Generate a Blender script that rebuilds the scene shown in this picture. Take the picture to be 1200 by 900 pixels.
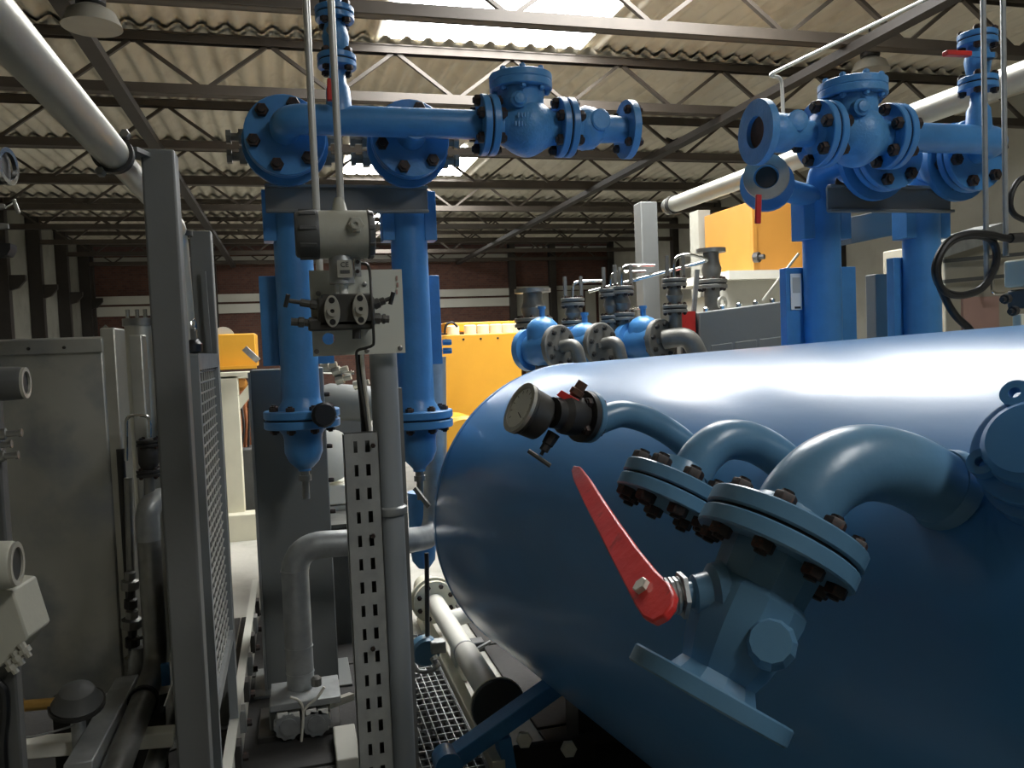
import bpy, bmesh, math, random
from mathutils import Vector as V, Matrix
random.seed(7)
PI = math.pi
scene = bpy.context.scene
for o in list(bpy.data.objects):
    bpy.data.objects.remove(o, do_unlink=True)
COL = scene.collection

# ------------------------------------------------------------------ camera (hall axes: X right, Y into the hall, Z up)
FPX, EYE = 960.0, 1.62
_xv, _yv, _sl = (340 - 600) / FPX, (450 - 415) / FPX, 0.04
_yc = V((_xv, _yv, -1)).normalized()
_zc = V((-_sl, 1, _yv - _sl * _xv)).normalized()
_xc = _yc.cross(_zc)
C2W = Matrix((_xc, _yc, _zc))
cam_data = bpy.data.cameras.new('camera')
cam_data.sensor_width = 36.0
cam_data.lens = 36.0 * FPX / 1200.0
cam_data.clip_start, cam_data.clip_end = 0.02, 200
cam = bpy.data.objects.new('camera', cam_data)
COL.objects.link(cam)
cam.matrix_world = Matrix.Translation((0, 0, EYE)) @ C2W.to_4x4()
scene.camera = cam
CAM = V((0, 0, EYE))
FWD = C2W @ V((0, 0, -1))

# ------------------------------------------------------------------ world, light, exposure
SKY_E = 36.0            # daylight strength of the translucent roof lights
world = bpy.data.worlds.new('world'); scene.world = world
world.use_nodes = True
world.node_tree.nodes['Background'].inputs[0].default_value = (0.62, 0.74, 0.95, 1)
world.node_tree.nodes['Background'].inputs[1].default_value = 0.6
vs = scene.view_settings
vs.view_transform = 'Standard'; vs.look = 'None'; vs.gamma = 1.0; vs.use_curve_mapping = False
vs.exposure = -0.6
scene.cycles.use_denoising = True
scene.cycles.max_bounces = 8
scene.cycles.sample_clamp_indirect = 8.0

# ------------------------------------------------------------------ pixel -> world helpers
def ray(u, v):
    return C2W @ V(((u - 600) / FPX, (450 - v) / FPX, -1))
def P(u, v, Y):                       # on the plane across the hall at depth Y
    d = ray(u, v); return CAM + d * (Y / d.y)
def PX(u, v, X):
    d = ray(u, v); return CAM + d * (X / d.x)
def PZ(u, v, z):
    d = ray(u, v); return CAM + d * ((z - EYE) / d.z)
def PP(u, v, q, n):                   # on the plane through q with normal n
    d = ray(u, v); return CAM + d * ((q - CAM).dot(n) / d.dot(n))
def mpp(p):                           # metres per photo pixel at p
    return (V(p) - CAM).dot(FWD) / FPX

# ------------------------------------------------------------------ materials
def lin(h):
    h = h.lstrip('#'); c = [int(h[i:i + 2], 16) / 255 for i in (0, 2, 4)]
    return [x / 12.92 if x <= .04045 else ((x + .055) / 1.055) ** 2.4 for x in c]
MATS = {}
def mat(name, hexc, rough=.5, metal=0.0, var=.10, scale=5.0, bump=0.0, bscale=40.0, tint=None, coat=0.0, detail=4, tlo=.45, thi=.7, aniso=(1, 1, 1)):
    m = bpy.data.materials.new(name); m.use_nodes = True
    nt = m.node_tree; N = nt.nodes; L = nt.links
    b = N['Principled BSDF']
    c = lin(hexc)
    tc = N.new('ShaderNodeTexCoord'); mp = N.new('ShaderNodeMapping'); mp.inputs['Scale'].default_value = aniso
    L.new(tc.outputs['Object'], mp.inputs['Vector'])
    nz = N.new('ShaderNodeTexNoise'); nz.inputs['Scale'].default_value = scale; nz.inputs['Detail'].default_value = detail
    L.new(mp.outputs['Vector'], nz.inputs['Vector'])
    rp = N.new('ShaderNodeValToRGB')
    rp.color_ramp.elements[0].position = .3; rp.color_ramp.elements[1].position = .7
    rp.color_ramp.elements[0].color = [max(0, x * (1 - var)) for x in c] + [1]
    rp.color_ramp.elements[1].color = [min(1, x * (1 + var)) for x in c] + [1]
    L.new(nz.outputs['Fac'], rp.inputs['Fac'])
    out = rp.outputs['Color']
    if tint:
        n2 = N.new('ShaderNodeTexNoise'); n2.inputs['Scale'].default_value = scale * 2.3; n2.inputs['Detail'].default_value = 6
        L.new(mp.outputs['Vector'], n2.inputs['Vector'])
        mr = N.new('ShaderNodeMapRange'); mr.inputs['From Min'].default_value = tlo; mr.inputs['From Max'].default_value = thi
        L.new(n2.outputs['Fac'], mr.inputs['Value'])
        mx = N.new('ShaderNodeMix'); mx.data_type = 'RGBA'
        L.new(mr.outputs['Result'], mx.inputs['Factor']); L.new(out, mx.inputs['A'])
        mx.inputs['B'].default_value = lin(tint) + [1]
        out = mx.outputs['Result']
    L.new(out, b.inputs['Base Color'])
    if name == 'tank_blue': b.inputs['Specular IOR Level'].default_value = .3
    b.inputs['Roughness'].default_value = rough; b.inputs['Metallic'].default_value = metal
    if coat: b.inputs['Coat Weight'].default_value = coat; b.inputs['Coat Roughness'].default_value = .16
    if bump:
        n3 = N.new('ShaderNodeTexNoise'); n3.inputs['Scale'].default_value = bscale; n3.inputs['Detail'].default_value = 3
        L.new(mp.outputs['Vector'], n3.inputs['Vector'])
        bp = N.new('ShaderNodeBump'); bp.inputs['Strength'].default_value = bump; bp.inputs['Distance'].default_value = .01
        L.new(n3.outputs['Fac'], bp.inputs['Height']); L.new(bp.outputs['Normal'], b.inputs['Normal'])
    MATS[name] = m
    return m
mat('blue', '#4683ba', .36, var=.10, scale=9, bump=.12, bscale=60)
mat('blue_cast', '#508cbf', .42, var=.12, scale=14, bump=.25, bscale=90)
mat('tank_blue', '#4c86bc', .34, var=.08, scale=3, bump=.05, bscale=16, coat=.3, aniso=(1.5, .5, 1.5))
mat('nozzle_blue', '#577f9b', .32, var=.10, scale=10, bump=.07, bscale=40)
mat('grey_paint', '#6d6f6d', .5, var=.06, scale=4, bump=.06)
mat('column_grey', '#6c6f6d', .5, var=.05, scale=3, bump=.05)
mat('post_grey', '#84898b', .48, var=.05, scale=3, bump=.05)
mat('galv', '#a2a5a4', .42, metal=.55, var=.14, scale=16, bump=.1)
mat('galv_dark', '#74736d', .45, metal=.4, var=.16, scale=16, bump=.1)
mat('alu', '#b9b8ae', .38, metal=.65, var=.12, scale=7, bump=.08, aniso=(1, .4, 1))
mat('stainless', '#b4b4ac', .36, metal=.4, var=.2, scale=2.2, bump=.05, tint='#969a9c', tlo=.45, thi=.65)
mat('steel', '#8d8d89', .35, metal=.8, var=.15, scale=20)
mat('chrome', '#d6d6d2', .16, metal=1.0, var=.05)
mat('dark_steel', '#3c3b39', .5, metal=.4, var=.2, scale=14)
mat('bolt', '#2b2624', .55, metal=.3, var=.3, scale=50, tint='#5a3322', tlo=.5, thi=.75)
mat('bolt_pale', '#d2d0c2', .4, metal=.3, var=.1)
mat('rust', '#5b4030', .7, var=.3, scale=20)
mat('black', '#161616', .45, var=.2)
mat('gasket', '#15181b', .7, var=.1)
mat('red', '#c93430', .36, var=.10, scale=12, bump=.15, tint='#6d2a22', tlo=.62, thi=.78)
mat('beige_case', '#a3a294', .5, var=.06, scale=10, bump=.1)
mat('dark_cap', '#4a4b49', .5, var=.1, scale=10, bump=.1)
mat('plate_white', '#c6c7ba', .5, var=.04, scale=5)
mat('manifold', '#4d4c48', .4, metal=.5, var=.15, scale=20)
mat('nickel', '#b6b4a8', .35, metal=.5, var=.08, scale=20)
mat('label_white', '#e6e6df', .5, var=.02)
mat('ink', '#2a2a2c', .6, var=.0)
mat('yellow', '#dca233', .42, var=.05, scale=3, bump=.04)
mat('orange_yellow', '#b27c33', .5, var=.06, scale=3)
mat('cream', '#d6d2bd', .55, var=.08, scale=4)
mat('white_paint', '#d9d7cb', .5, var=.06, scale=6, bump=.06)
mat('brass', '#a98648', .4, metal=.7, var=.15, scale=20)
mat('copper', '#a46a48', .45, metal=.4, var=.3, scale=12)
mat('cable', '#131313', .4, var=.1)
mat('cable_white', '#c9c6b8', .5, var=.1)
mat('glass', '#c8cfcf', .08, var=.03)
mat('truss', '#474038', .55, var=.12, scale=6)
mat('truss_dark', '#2e2a26', .6, var=.12, scale=6)
mat('roof', '#c6c0b0', .75, var=.10, scale=2.2, bump=.15, bscale=30, tint='#aaa290', tlo=.5, thi=.8, aniso=(1, .5, 1))
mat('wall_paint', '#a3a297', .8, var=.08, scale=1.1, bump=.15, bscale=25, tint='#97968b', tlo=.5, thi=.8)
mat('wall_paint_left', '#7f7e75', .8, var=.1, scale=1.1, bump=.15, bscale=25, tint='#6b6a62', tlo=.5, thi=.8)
mat('band', '#b9b8ad', .7, var=.06, scale=2)
mat('concrete', '#aeaca2', .7, var=.15, scale=1.6, bump=.15, bscale=30, tint='#98968b', tlo=.5, thi=.75)
mat('floor_dark', '#2c2b29', .75, var=.2, scale=2.5, bump=.2, bscale=30)  # near-black; carries the floor shade put into the walkway plates
mat('hand_rail', '#c2c2bd', .35, metal=.5, var=.05)
mat('lamp_shade', '#8c897f', .5, var=.05)
mat('tan_panel', '#9b9686', .6, var=.1, scale=3)
mat('pinkish', '#a48378', .6, var=.1, scale=4)

def brick_mat():
    m = bpy.data.materials.new('brick_wall'); m.use_nodes = True
    N = m.node_tree.nodes; L = m.node_tree.links; b = N['Principled BSDF']
    tc = N.new('ShaderNodeTexCoord'); mp = N.new('ShaderNodeMapping'); mp.inputs['Rotation'].default_value = (PI / 2, 0, 0)
    L.new(tc.outputs['Object'], mp.inputs['Vector'])
    br = N.new('ShaderNodeTexBrick'); br.inputs['Scale'].default_value = 4.0
    br.inputs['Color1'].default_value = lin('#5d3c30') + [1]; br.inputs['Color2'].default_value = lin('#4c3028') + [1]
    br.inputs['Mortar'].default_value = lin('#544740') + [1]; br.inputs['Mortar Size'].default_value = .02
    L.new(mp.outputs['Vector'], br.inputs['Vector']); L.new(br.outputs['Color'], b.inputs['Base Color'])
    b.inputs['Roughness'].default_value = .85
    MATS['brick_wall'] = m
brick_mat()
def emit_mat(name, col, e):
    m = bpy.data.materials.new(name); m.use_nodes = True
    N = m.node_tree.nodes; L = m.node_tree.links
    N.remove(N['Principled BSDF'])
    em = N.new('ShaderNodeEmission'); em.inputs[0].default_value = list(col) + [1]; em.inputs[1].default_value = e
    L.new(em.outputs[0], N['Material Output'].inputs['Surface'])
    MATS[name] = m
emit_mat('roof_light', (1.0, .997, .985), SKY_E)
def mesh_steel():
    return MATS['galv']

# ------------------------------------------------------------------ geometry kit
def frame(a):
    a = V(a).normalized()
    h = V((0, 0, 1)) if abs(a.z) < .9 else V((0, 1, 0))
    u = h.cross(a).normalized()
    return a, u, a.cross(u)
def catmull(pts, n=6):
    pts = [V(p) for p in pts]; q = [pts[0] * 2 - pts[1]] + pts + [pts[-1] * 2 - pts[-2]]; out = []
    for i in range(1, len(q) - 2):
        for k in range(n):
            t = k / n; a, b, c, d = q[i - 1:i + 3]
            out.append(.5 * (2 * b + (c - a) * t + (2 * a - 5 * b + 4 * c - d) * t * t + (3 * b - a - 3 * c + d) * t ** 3))
    out.append(pts[-1]); return out
def bend(pts, rad, n=7):
    pts = [V(p) for p in pts]; out = [pts[0]]
    for i in range(1, len(pts) - 1):
        a, b, c = pts[i - 1], pts[i], pts[i + 1]
        d1, d2 = (a - b), (c - b)
        r = min(rad, d1.length * .49, d2.length * .49)
        p, q = b + d1.normalized() * r, b + d2.normalized() * r
        for k in range(n + 1):
            t = k / n; out.append((1 - t) ** 2 * p + 2 * t * (1 - t) * b + t * t * q)
    out.append(pts[-1]); return out
class MB:
    def __init__(s): s.v = []; s.f = []
    def add(s, vs, fs):
        n = len(s.v); s.v += [V(x) for x in vs]; s.f += [[i + n for i in f] for f in fs]; return s
    def box(s, c, sz, R=None):
        c = V(c); h = V(sz) / 2; vs = []
        for x in (-1, 1):
            for y in (-1, 1):
                for z in (-1, 1):
                    p = V((x * h.x, y * h.y, z * h.z)); vs.append(c + (R @ p if R else p))
        return s.add(vs, [(0, 1, 3, 2), (4, 6, 7, 5), (0, 4, 5, 1), (2, 3, 7, 6), (0, 2, 6, 4), (1, 5, 7, 3)])
    def bar(s, p0, p1, w, h=None, up=(0, 0, 1)):      # square bar between two points
        p0, p1 = V(p0), V(p1); a = (p1 - p0); L = a.length; a.normalize(); up = V(up)
        if abs(a.dot(up)) > .95: up = V((0, 1, 0))
        x = a.cross(up).normalized(); z = x.cross(a)
        R = Matrix((x, a, z)).transposed()
        return s.box((p0 + p1) / 2, (w, L, h or w), R)
    def lathe(s, o, ax, prof, n=24):
        a, u, w = frame(ax); o = V(o); vs = []; fs = []; rings = []
        for h, r in prof:
            if r <= 1e-6: rings.append([len(vs)]); vs.append(o + a * h)
            else:
                rings.append(list(range(len(vs), len(vs) + n)))
                vs += [o + a * h + (u * math.cos(2 * PI * k / n) + w * math.sin(2 * PI * k / n)) * r for k in range(n)]
        for A, B in zip(rings, rings[1:]):
            for k in range(n):
                k2 = (k + 1) % n
                if len(A) == 1 and len(B) == 1: continue
                if len(A) == 1: fs.append((A[0], B[k2], B[k]))
                elif len(B) == 1: fs.append((A[k], A[k2], B[0]))
                else: fs.append((A[k], A[k2], B[k2], B[k]))
        if len(rings[0]) > 1: fs.append(rings[0][::-1])
        if len(rings[-1]) > 1: fs.append(rings[-1])
        return s.add(vs, fs)
    def cyl(s, p0, p1, r0, r1=None, n=20):
        p0, p1 = V(p0), V(p1); return s.lathe(p0, p1 - p0, [(0, r0), ((p1 - p0).length, r0 if r1 is None else r1)], n)
    def ring(s, o, ax, ro, ri, t, n=28):              # a disc with a hole
        a, u, w = frame(ax); o = V(o); vs = []; fs = []
        for h, r in ((0, ri), (0, ro), (t, ro), (t, ri)):
            vs += [o + a * h + (u * math.cos(2 * PI * k / n) + w * math.sin(2 * PI * k / n)) * r for k in range(n)]
        for q in range(4):
            for k in range(n):
                k2 = (k + 1) % n; A = q * n; B = ((q + 1) % 4) * n
                fs.append((A + k, A + k2, B + k2, B + k))
        return s.add(vs, fs)
    def ball(s, c, r, n=18, sc=(1, 1, 1)):
        c = V(c); m = n // 2; prof = [(-math.cos(PI * i / m), math.sin(PI * i / m)) for i in range(m + 1)]
        k = MB().lathe((0, 0, 0), (0, 0, 1), [(h * r, max(0, q * r) if 0 < i < m else 0) for i, (h, q) in enumerate(prof)], n)
        return s.add([c + V((p.x * sc[0], p.y * sc[1], p.z * sc[2])) for p in k.v], k.f)
    def tube(s, pts, r, n=12, closed=False):
        pts = [V(p) for p in pts]; N = len(pts); vs = []; fs = []
        rr = r if isinstance(r, (list, tuple)) else [r] * N
        def tan(i):
            if closed: return (pts[(i + 1) % N] - pts[i - 1]).normalized()
            return (pts[min(i + 1, N - 1)] - pts[max(i - 1, 0)]).normalized()
        t0 = tan(0); _, u, w = frame(t0)
        for i in range(N):
            t = tan(i)
            u = (u - t * u.dot(t)).normalized(); w = t.cross(u)
            vs += [pts[i] + (u * math.cos(2 * PI * k / n) + w * math.sin(2 * PI * k / n)) * rr[i] for k in range(n)]
        for i in range(N if closed else N - 1):
            A = i * n; B = ((i + 1) % N) * n
            for k in range(n): fs.append((A + k, A + (k + 1) % n, B + (k + 1) % n, B + k))
        if not closed: fs.append(list(range(n))[::-1]); fs.append(list(range((N - 1) * n, N * n)))
        return s.add(vs, fs)
    def prism(s, pts, d):                              # 3-D outline extruded by vector d
        pts = [V(p) for p in pts]; d = V(d); n = len(pts)
        vs = pts + [p + d for p in pts]
        fs = [list(range(n))[::-1], list(range(n, 2 * n))] + [(k, (k + 1) % n, n + (k + 1) % n, n + k) for k in range(n)]
        return s.add(vs, fs)
    def slab_hole(s, c, ux, uy, w, h, hc, hr, d, n=16):  # rectangular plate w x h with one round hole, thickness vector d
        c, ux, uy, d = V(c), V(ux), V(uy), V(d); hw, hh = w / 2, h / 2
        angs = sorted(set([2 * PI * k / n for k in range(n)] + [math.atan2(sy * hh - hc[1], sx * hw - hc[0]) % (2 * PI) for sx in (-1, 1) for sy in (-1, 1)]))
        inn, out = [], []
        for t in angs:
            dx, dy = math.cos(t), math.sin(t)
            ks = []
            if dx > 1e-9: ks.append((hw - hc[0]) / dx)
            if dx < -1e-9: ks.append((-hw - hc[0]) / dx)
            if dy > 1e-9: ks.append((hh - hc[1]) / dy)
            if dy < -1e-9: ks.append((-hh - hc[1]) / dy)
            k = min(ks)
            inn.append(c + ux * (hc[0] + hr * dx) + uy * (hc[1] + hr * dy)); out.append(c + ux * (hc[0] + k * dx) + uy * (hc[1] + k * dy))
        m = len(angs); vs = inn + out + [p + d for p in inn] + [p + d for p in out]; fs = []
        for k in range(m):
            j = (k + 1) % m
            fs += [(k, m + k, m + j, j), (2 * m + j, 3 * m + j, 3 * m + k, 2 * m + k), (m + k, 3 * m + k, 3 * m + j, m + j), (j, 2 * m + j, 2 * m + k, k)]
        return s.add(vs, fs)
    def mesh(s, name, off=V((0, 0, 0)), sharp=32):
        me = bpy.data.meshes.new(name)
        me.from_pydata([p - off for p in s.v], [], s.f)
        bm = bmesh.new(); bm.from_mesh(me); bmesh.ops.recalc_face_normals(bm, faces=bm.faces); bm.to_mesh(me); bm.free()
        for p in me.polygons: p.use_smooth = True
        me.set_sharp_from_angle(angle=math.radians(sharp))
        return me
WLOC = {}
def thing(name, label, cat, loc, group=None):
    o = bpy.data.objects.new(name, None); o.empty_display_size = .1; COL.objects.link(o)
    o.location = V(loc); WLOC[o] = V(loc); tag(o, label, cat, group); return o
def tag(o, label=None, cat=None, group=None, kind=None):
    if label: o['label'] = label
    if cat: o['category'] = cat
    if group: o['group'] = group
    if kind: o['kind'] = kind
    return o
def part(name, mb, m, parent=None, bev=0, sharp=32, label=None):
    if parent is None:
        xs = [p.x for p in mb.v]; ys = [p.y for p in mb.v]; zs = [p.z for p in mb.v]
        off = V(((min(xs) + max(xs)) / 2, (min(ys) + max(ys)) / 2, min(zs)))
    else: off = WLOC[parent]
    me = mb.mesh(name, off, sharp); me.materials.append(MATS[m])
    o = bpy.data.objects.new(name, me); COL.objects.link(o)
    if parent is None: o.location = off
    else: o.parent = parent
    WLOC[o] = off
    if bev:
        b = o.modifiers.new('bevel', 'BEVEL'); b.width = bev; b.segments = 2; b.limit_method = 'ANGLE'; b.angle_limit = math.radians(40)
    if label: o['label'] = label
    return o
def solo(name, mb, m, label, cat, group=None, bev=0, sharp=32):
    return tag(part(name, mb, m, None, bev, sharp), label, cat, group)
def struct(name, mb, m, parent=None, bev=0):
    o = part(name, mb, m, parent, bev)
    if parent is None: o['kind'] = 'structure'
    return o
_shared = {}
def place(name, key, make, m, parent, p, ax):          # shared-mesh piece, local Z along ax
    k = (key, m)
    if k not in _shared:
        me = make().mesh(key); me.materials.append(MATS[m]); _shared[k] = me
    o = bpy.data.objects.new(name, _shared[k]); COL.objects.link(o); o.parent = parent
    o.location = V(p) - WLOC[parent]
    o.rotation_mode = 'QUATERNION'; o.rotation_quaternion = V(ax).to_track_quat('Z', 'Y')
    return o
def stud(r, L):                                        # a through bolt: hex both ends, thread tip
    def mk():
        b = MB(); b.lathe((0, 0, -L / 2 - r * .9), (0, 0, 1), [(0, r * .9), (r * .15, r), (r * .9, r)], 6)
        b.lathe((0, 0, L / 2), (0, 0, 1), [(0, r), (r * .75, r), (r * .9, r * .9)], 6)
        b.lathe((0, 0, -L / 2 - r * 1.2), (0, 0, 1), [(0, r * .55), (L + r * 2.4, r * .55)], 8); return b
    return ('stud_%.4f_%.4f' % (r, L), mk)
def bolts(parent, c, ax, R, n, r, L, m='bolt', a0=.0):
    a, u, w = frame(ax); key, mk = stud(r, L)
    for k in range(n):
        t = a0 + 2 * PI * (k + .5) / n
        place('bolt', key, mk, m, parent, V(c) + (u * math.cos(t) + w * math.sin(t)) * R, a)
def hexbolt(parent, p, ax, r, h, m='bolt', name='bolt'):
    key = 'hex_%.4f_%.4f' % (r, h)
    return place(name, key, lambda: MB().lathe((0, 0, 0), (0, 0, 1), [(0, r), (h * .8, r), (h, r * .85)], 6), m, parent, p, ax)
def flange_pair(root, c, ax, R, t, nb, br, m='blue', bm='bolt', gap=None, a0=0.0, bolt_circle=.78):
    """two bolted discs centred on c (mid gasket) with their through bolts as sub-parts"""
    a, u, w = frame(ax); c = V(c); g = gap or t * .22
    e = t * .12
    f1 = part('flange', MB().lathe(c + a * g / 2, a, [(0, R - e), (e, R), (t - e, R), (t, R - e)], 32), m, root)
    part('flange', MB().lathe(c - a * g / 2, -a, [(0, R - e), (e, R), (t - e, R), (t, R - e)], 32), m, root)
    part('gasket', MB().lathe(c - a * g / 2, a, [(0, R * .93), (g, R * .93)], 24), 'gasket', root)
    bolts(f1, c, a, R * bolt_circle, nb, br, 2 * t + g, bm, a0)
    return f1

# ================================================================== THE HALL
XL, XR, YN, YF = -5.4, 10.1, -9.4, 24.8
ZR, ZB = 4.82, 4.276
TR = [6.55 + 2.25 * k for k in range(-7, 9)]           # truss lines
SX0, SX1 = 1.12, 3.32
# roof lights: (bay index, x0, x1); first is unseen, added as front fill
LIGHTS = [(-4, 2.4, 3.32), (-1, 1.8, 4.0), (0, SX0, SX1), (3, SX0, SX1), (6, SX0, SX1)]

fl = struct('floor', MB().box(((XL + XR) / 2, (YN + YF) / 2, -.05), (XR - XL, YF - YN, .1)), 'concrete')
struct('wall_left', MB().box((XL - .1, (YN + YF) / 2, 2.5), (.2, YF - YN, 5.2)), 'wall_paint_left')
struct('wall_right', MB().box((XR + .1, (YN + YF) / 2, 2.5), (.2, YF - YN, 5.2)), 'wall_paint')
struct('wall_near', MB().box(((XL + XR) / 2, YN - .1, 2.5), (XR - XL, .2, 5.2)), 'wall_paint')
wf = struct('wall_far', MB().box(((XL + XR) / 2, YF + .1, 2.5), (XR - XL, .2, 5.2)), 'brick_wall')
def zfar(u, v): return P(u, v, YF).z
def far_rect(name, u0, u1, v0, v1, m, t=.06):
    xa, xb = P(u0, v0, YF).x, P(u1, v0, YF).x; um = (u0 + u1) / 2
    za, zb = zfar(um, v1), zfar(um, v0)
    return part(name, MB().box(((xa + xb) / 2, YF - t / 2, (za + zb) / 2), (xb - xa, t, zb - za)), m, wf)
far_rect('concrete_band', 106, 597, 300, 309, 'band')
far_rect('concrete_band', 106, 597, 343, 352, 'band')
far_rect('concrete_band', 106, 597, 354.5, 365, 'band')
far_rect('concrete_band', 601, 713, 289, 293, 'band')
far_rect('concrete_band', 601, 713, 335, 340, 'band')
for u0, u1 in ((598.5, 642), (651, 681), (685, 697), (701, 713)):
    far_rect('white_panel', u0, u1, 341, 420, 'wall_paint')
for u in (107, 250, 599, 646, 716):
    x = P(u, 330, YF).x
    part('steel_column', MB().box((x, YF - .12, 2.4), (.2, .2, 4.8)), 'truss_dark', wf)
# dark steel columns on the left wall with brackets
wl = [o for o in COL.objects if o.name == 'wall_left'][0]
for k in (2, 3, 4, 5, 6, 7, 8):
    y = TR[0] + 2.25 * (k + 7)
    part('steel_column', MB().box((XL + .14, y, 2.4), (.26, .2, 4.8)), 'truss_dark', wl)
    part('bracket', MB().prism([(XL + .26, y - .05, 3.35), (XL + .55, y - .05, 3.35), (XL + .55, y - .05, 3.25), (XL + .42, y - .05, 3.1), (XL + .26, y - .05, 3.05)], (0, .1, 0)), 'truss_dark', wl)
wr = [o for o in COL.objects if o.name == 'wall_right'][0]
for k in range(0, 9):
    y = TR[0] + 2.25 * (k + 7)
    part('steel_column', MB().box((XR - .08, y, 2.4), (.16, .2, 4.8)), 'truss_dark', wr)

# roof: one corrugated sheet strip per bay on each side of the roof-light column
ce = bpy.data.objects.new('ceiling', None); COL.objects.link(ce); ce['kind'] = 'structure'; WLOC[ce] = V((0, 0, 0))
def corrugated(x0, x1, y0, y1, z0, z1):
    p, a, q = .225, .034, 8; n = int((x1 - x0) / p * q); vs = []; fs = []
    for i in range(n + 1):
        x = x0 + (x1 - x0) * i / n; dz = a * math.cos(2 * PI * x / p)
        vs += [(x, y0, z0 + dz), (x, y1, z1 + dz)]
    for i in range(n): fs.append((2 * i, 2 * i + 2, 2 * i + 3, 2 * i + 1))
    return MB().add(vs, fs)
for i, k in enumerate(range(-7, 8)):
    y0, y1 = TR[i] - .12, TR[i + 1] + .06
    if k == -7: y0 = YN
    z0, z1 = ZR + .04, ZR + .085
    ls = [(a, b) for q, a, b in LIGHTS if q == k]
    xs_ = [XL] + [x for ab in ls for x in ab] + [XR] if ls else [XL, 2.2, 2.2, XR]
    for a, b in zip(xs_[::2], xs_[1::2]):
        part('roof_sheet', corrugated(a, b, y0, y1, z0, z1), 'roof', ce, sharp=80)
        part('light_leak_cover', MB().box(((a + b) / 2, (min(y0, TR[i]) + TR[i + 1]) / 2, ZR + .17), (b - a, TR[i + 1] - min(y0, TR[i]), .02)), 'roof', ce)  # unseen cover added above the sheets to stop light leaks
    for a, b in ls:
        part('roof_light', MB().box(((a + b) / 2, (TR[i] + TR[i + 1]) / 2, ZR + .09), (b - a, TR[i + 1] - TR[i], .01)), 'roof_light', ce, label='bright translucent roof light panel')  # the first in LIGHTS is the unseen panel added as front fill

# trusses: double top chord, bottom chord, zigzag
XA = P(155, 44, 8.8).x
names = ['nearest', 'second', 'third', 'fourth', 'fifth', 'sixth', 'seventh', 'eighth', 'farthest']
for k in range(0, 9):
    y = 6.55 + 2.25 * k
    t = thing('roof_truss', ('%s steel lattice roof truss counted from the camera' % names[k]), 'truss', ((XL + XR) / 2, y, ZB), 'roof trusses')
    for nm, z, h in (('top_chord', ZR - .04, .085), ('bottom_chord', ZB, .10)):
        c = MB()
        c.box(((XL + XR) / 2, y - .045, z), (XR - XL, .012, h)); c.box(((XL + XR) / 2, y + .045, z), (XR - XL, .012, h))
        c.box(((XL + XR) / 2, y, z + (h / 2 - .006) * (1 if nm[0] == 't' else -1)), (XR - XL, .13, .012))
        part(nm, c, 'truss', t)
    x = XA - 1.28 * 3
    while x < XR - .3:
        for s in (-1, 1):
            xb = x + s * .60
            if XL + .1 < xb < XR - .1 and x > XL + .1:
                part('diagonal', MB().bar((x + s * .03, y, ZR - .08), (xb, y, ZB + .04), .035, .045, up=(0, 1, 0)), 'truss', t)
        x += 1.28
# longitudinal ties under the trusses
for (ua, va, ub, vb), lab in (((112, 45, 172, 165), 'dark steel tie beam running under the trusses beside the pipe at left'), ((705, 215, 1050, 33), 'dark steel tie beam running under the trusses at right')):
    xm = (PZ(ua, va, ZB - .08).x + PZ(ub, vb, ZB - .08).x) / 2
    solo('tie_beam', MB().box((xm, 14.5, ZB - .09), (.13, 20.4, .08)), 'truss_dark', lab, 'beam', 'longitudinal tie beams')

# pendant lamps
for u, v, Y, lab in ((108, 32, 6.4, 'bell shaped pendant lamp above the pale insulated pipe'), (1020, 84, 7.6, 'bell shaped pendant lamp above the check valve at right'), (788, 186, 12.4, 'small pendant lamp hanging in the middle of the hall')):
    c = P(u, v, Y); s = .20 if Y < 10 else .22
    t = thing('pendant_lamp', lab, 'lamp', c - V((0, 0, .02)), 'pendant lamps')
    part('shade', MB().lathe(c, (0, 0, 1), [(0, s * .93), (0, s), (.10, s * .78), (.14, s * .45)], 24), 'lamp_shade', t)
    part('ballast', MB().lathe(c + V((0, 0, .14)), (0, 0, 1), [(0, .085), (.02, .1), (.2, .1), (.24, .05)], 16), 'black', t)
    part('rod', MB().cyl(c + V((0, 0, .36)), (c.x, c.y, ZR + .05), .012, n=8), 'dark_steel', t)
    part('diffuser', MB().lathe(c + V((0, 0, .004)), (0, 0, 1), [(0, s * .9), (.004, s * .9)], 24), 'label_white', t)

# added near-black plates standing in for the shade between and under the machines
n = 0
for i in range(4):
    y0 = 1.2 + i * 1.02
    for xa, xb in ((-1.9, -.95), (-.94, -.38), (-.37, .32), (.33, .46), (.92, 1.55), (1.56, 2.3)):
        part('floor_shade_plate', MB().box(((xa + xb) / 2, y0 + .5, .006), (xb - xa, 1.0, .012)), 'floor_dark', fl, bev=.003)

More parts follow.
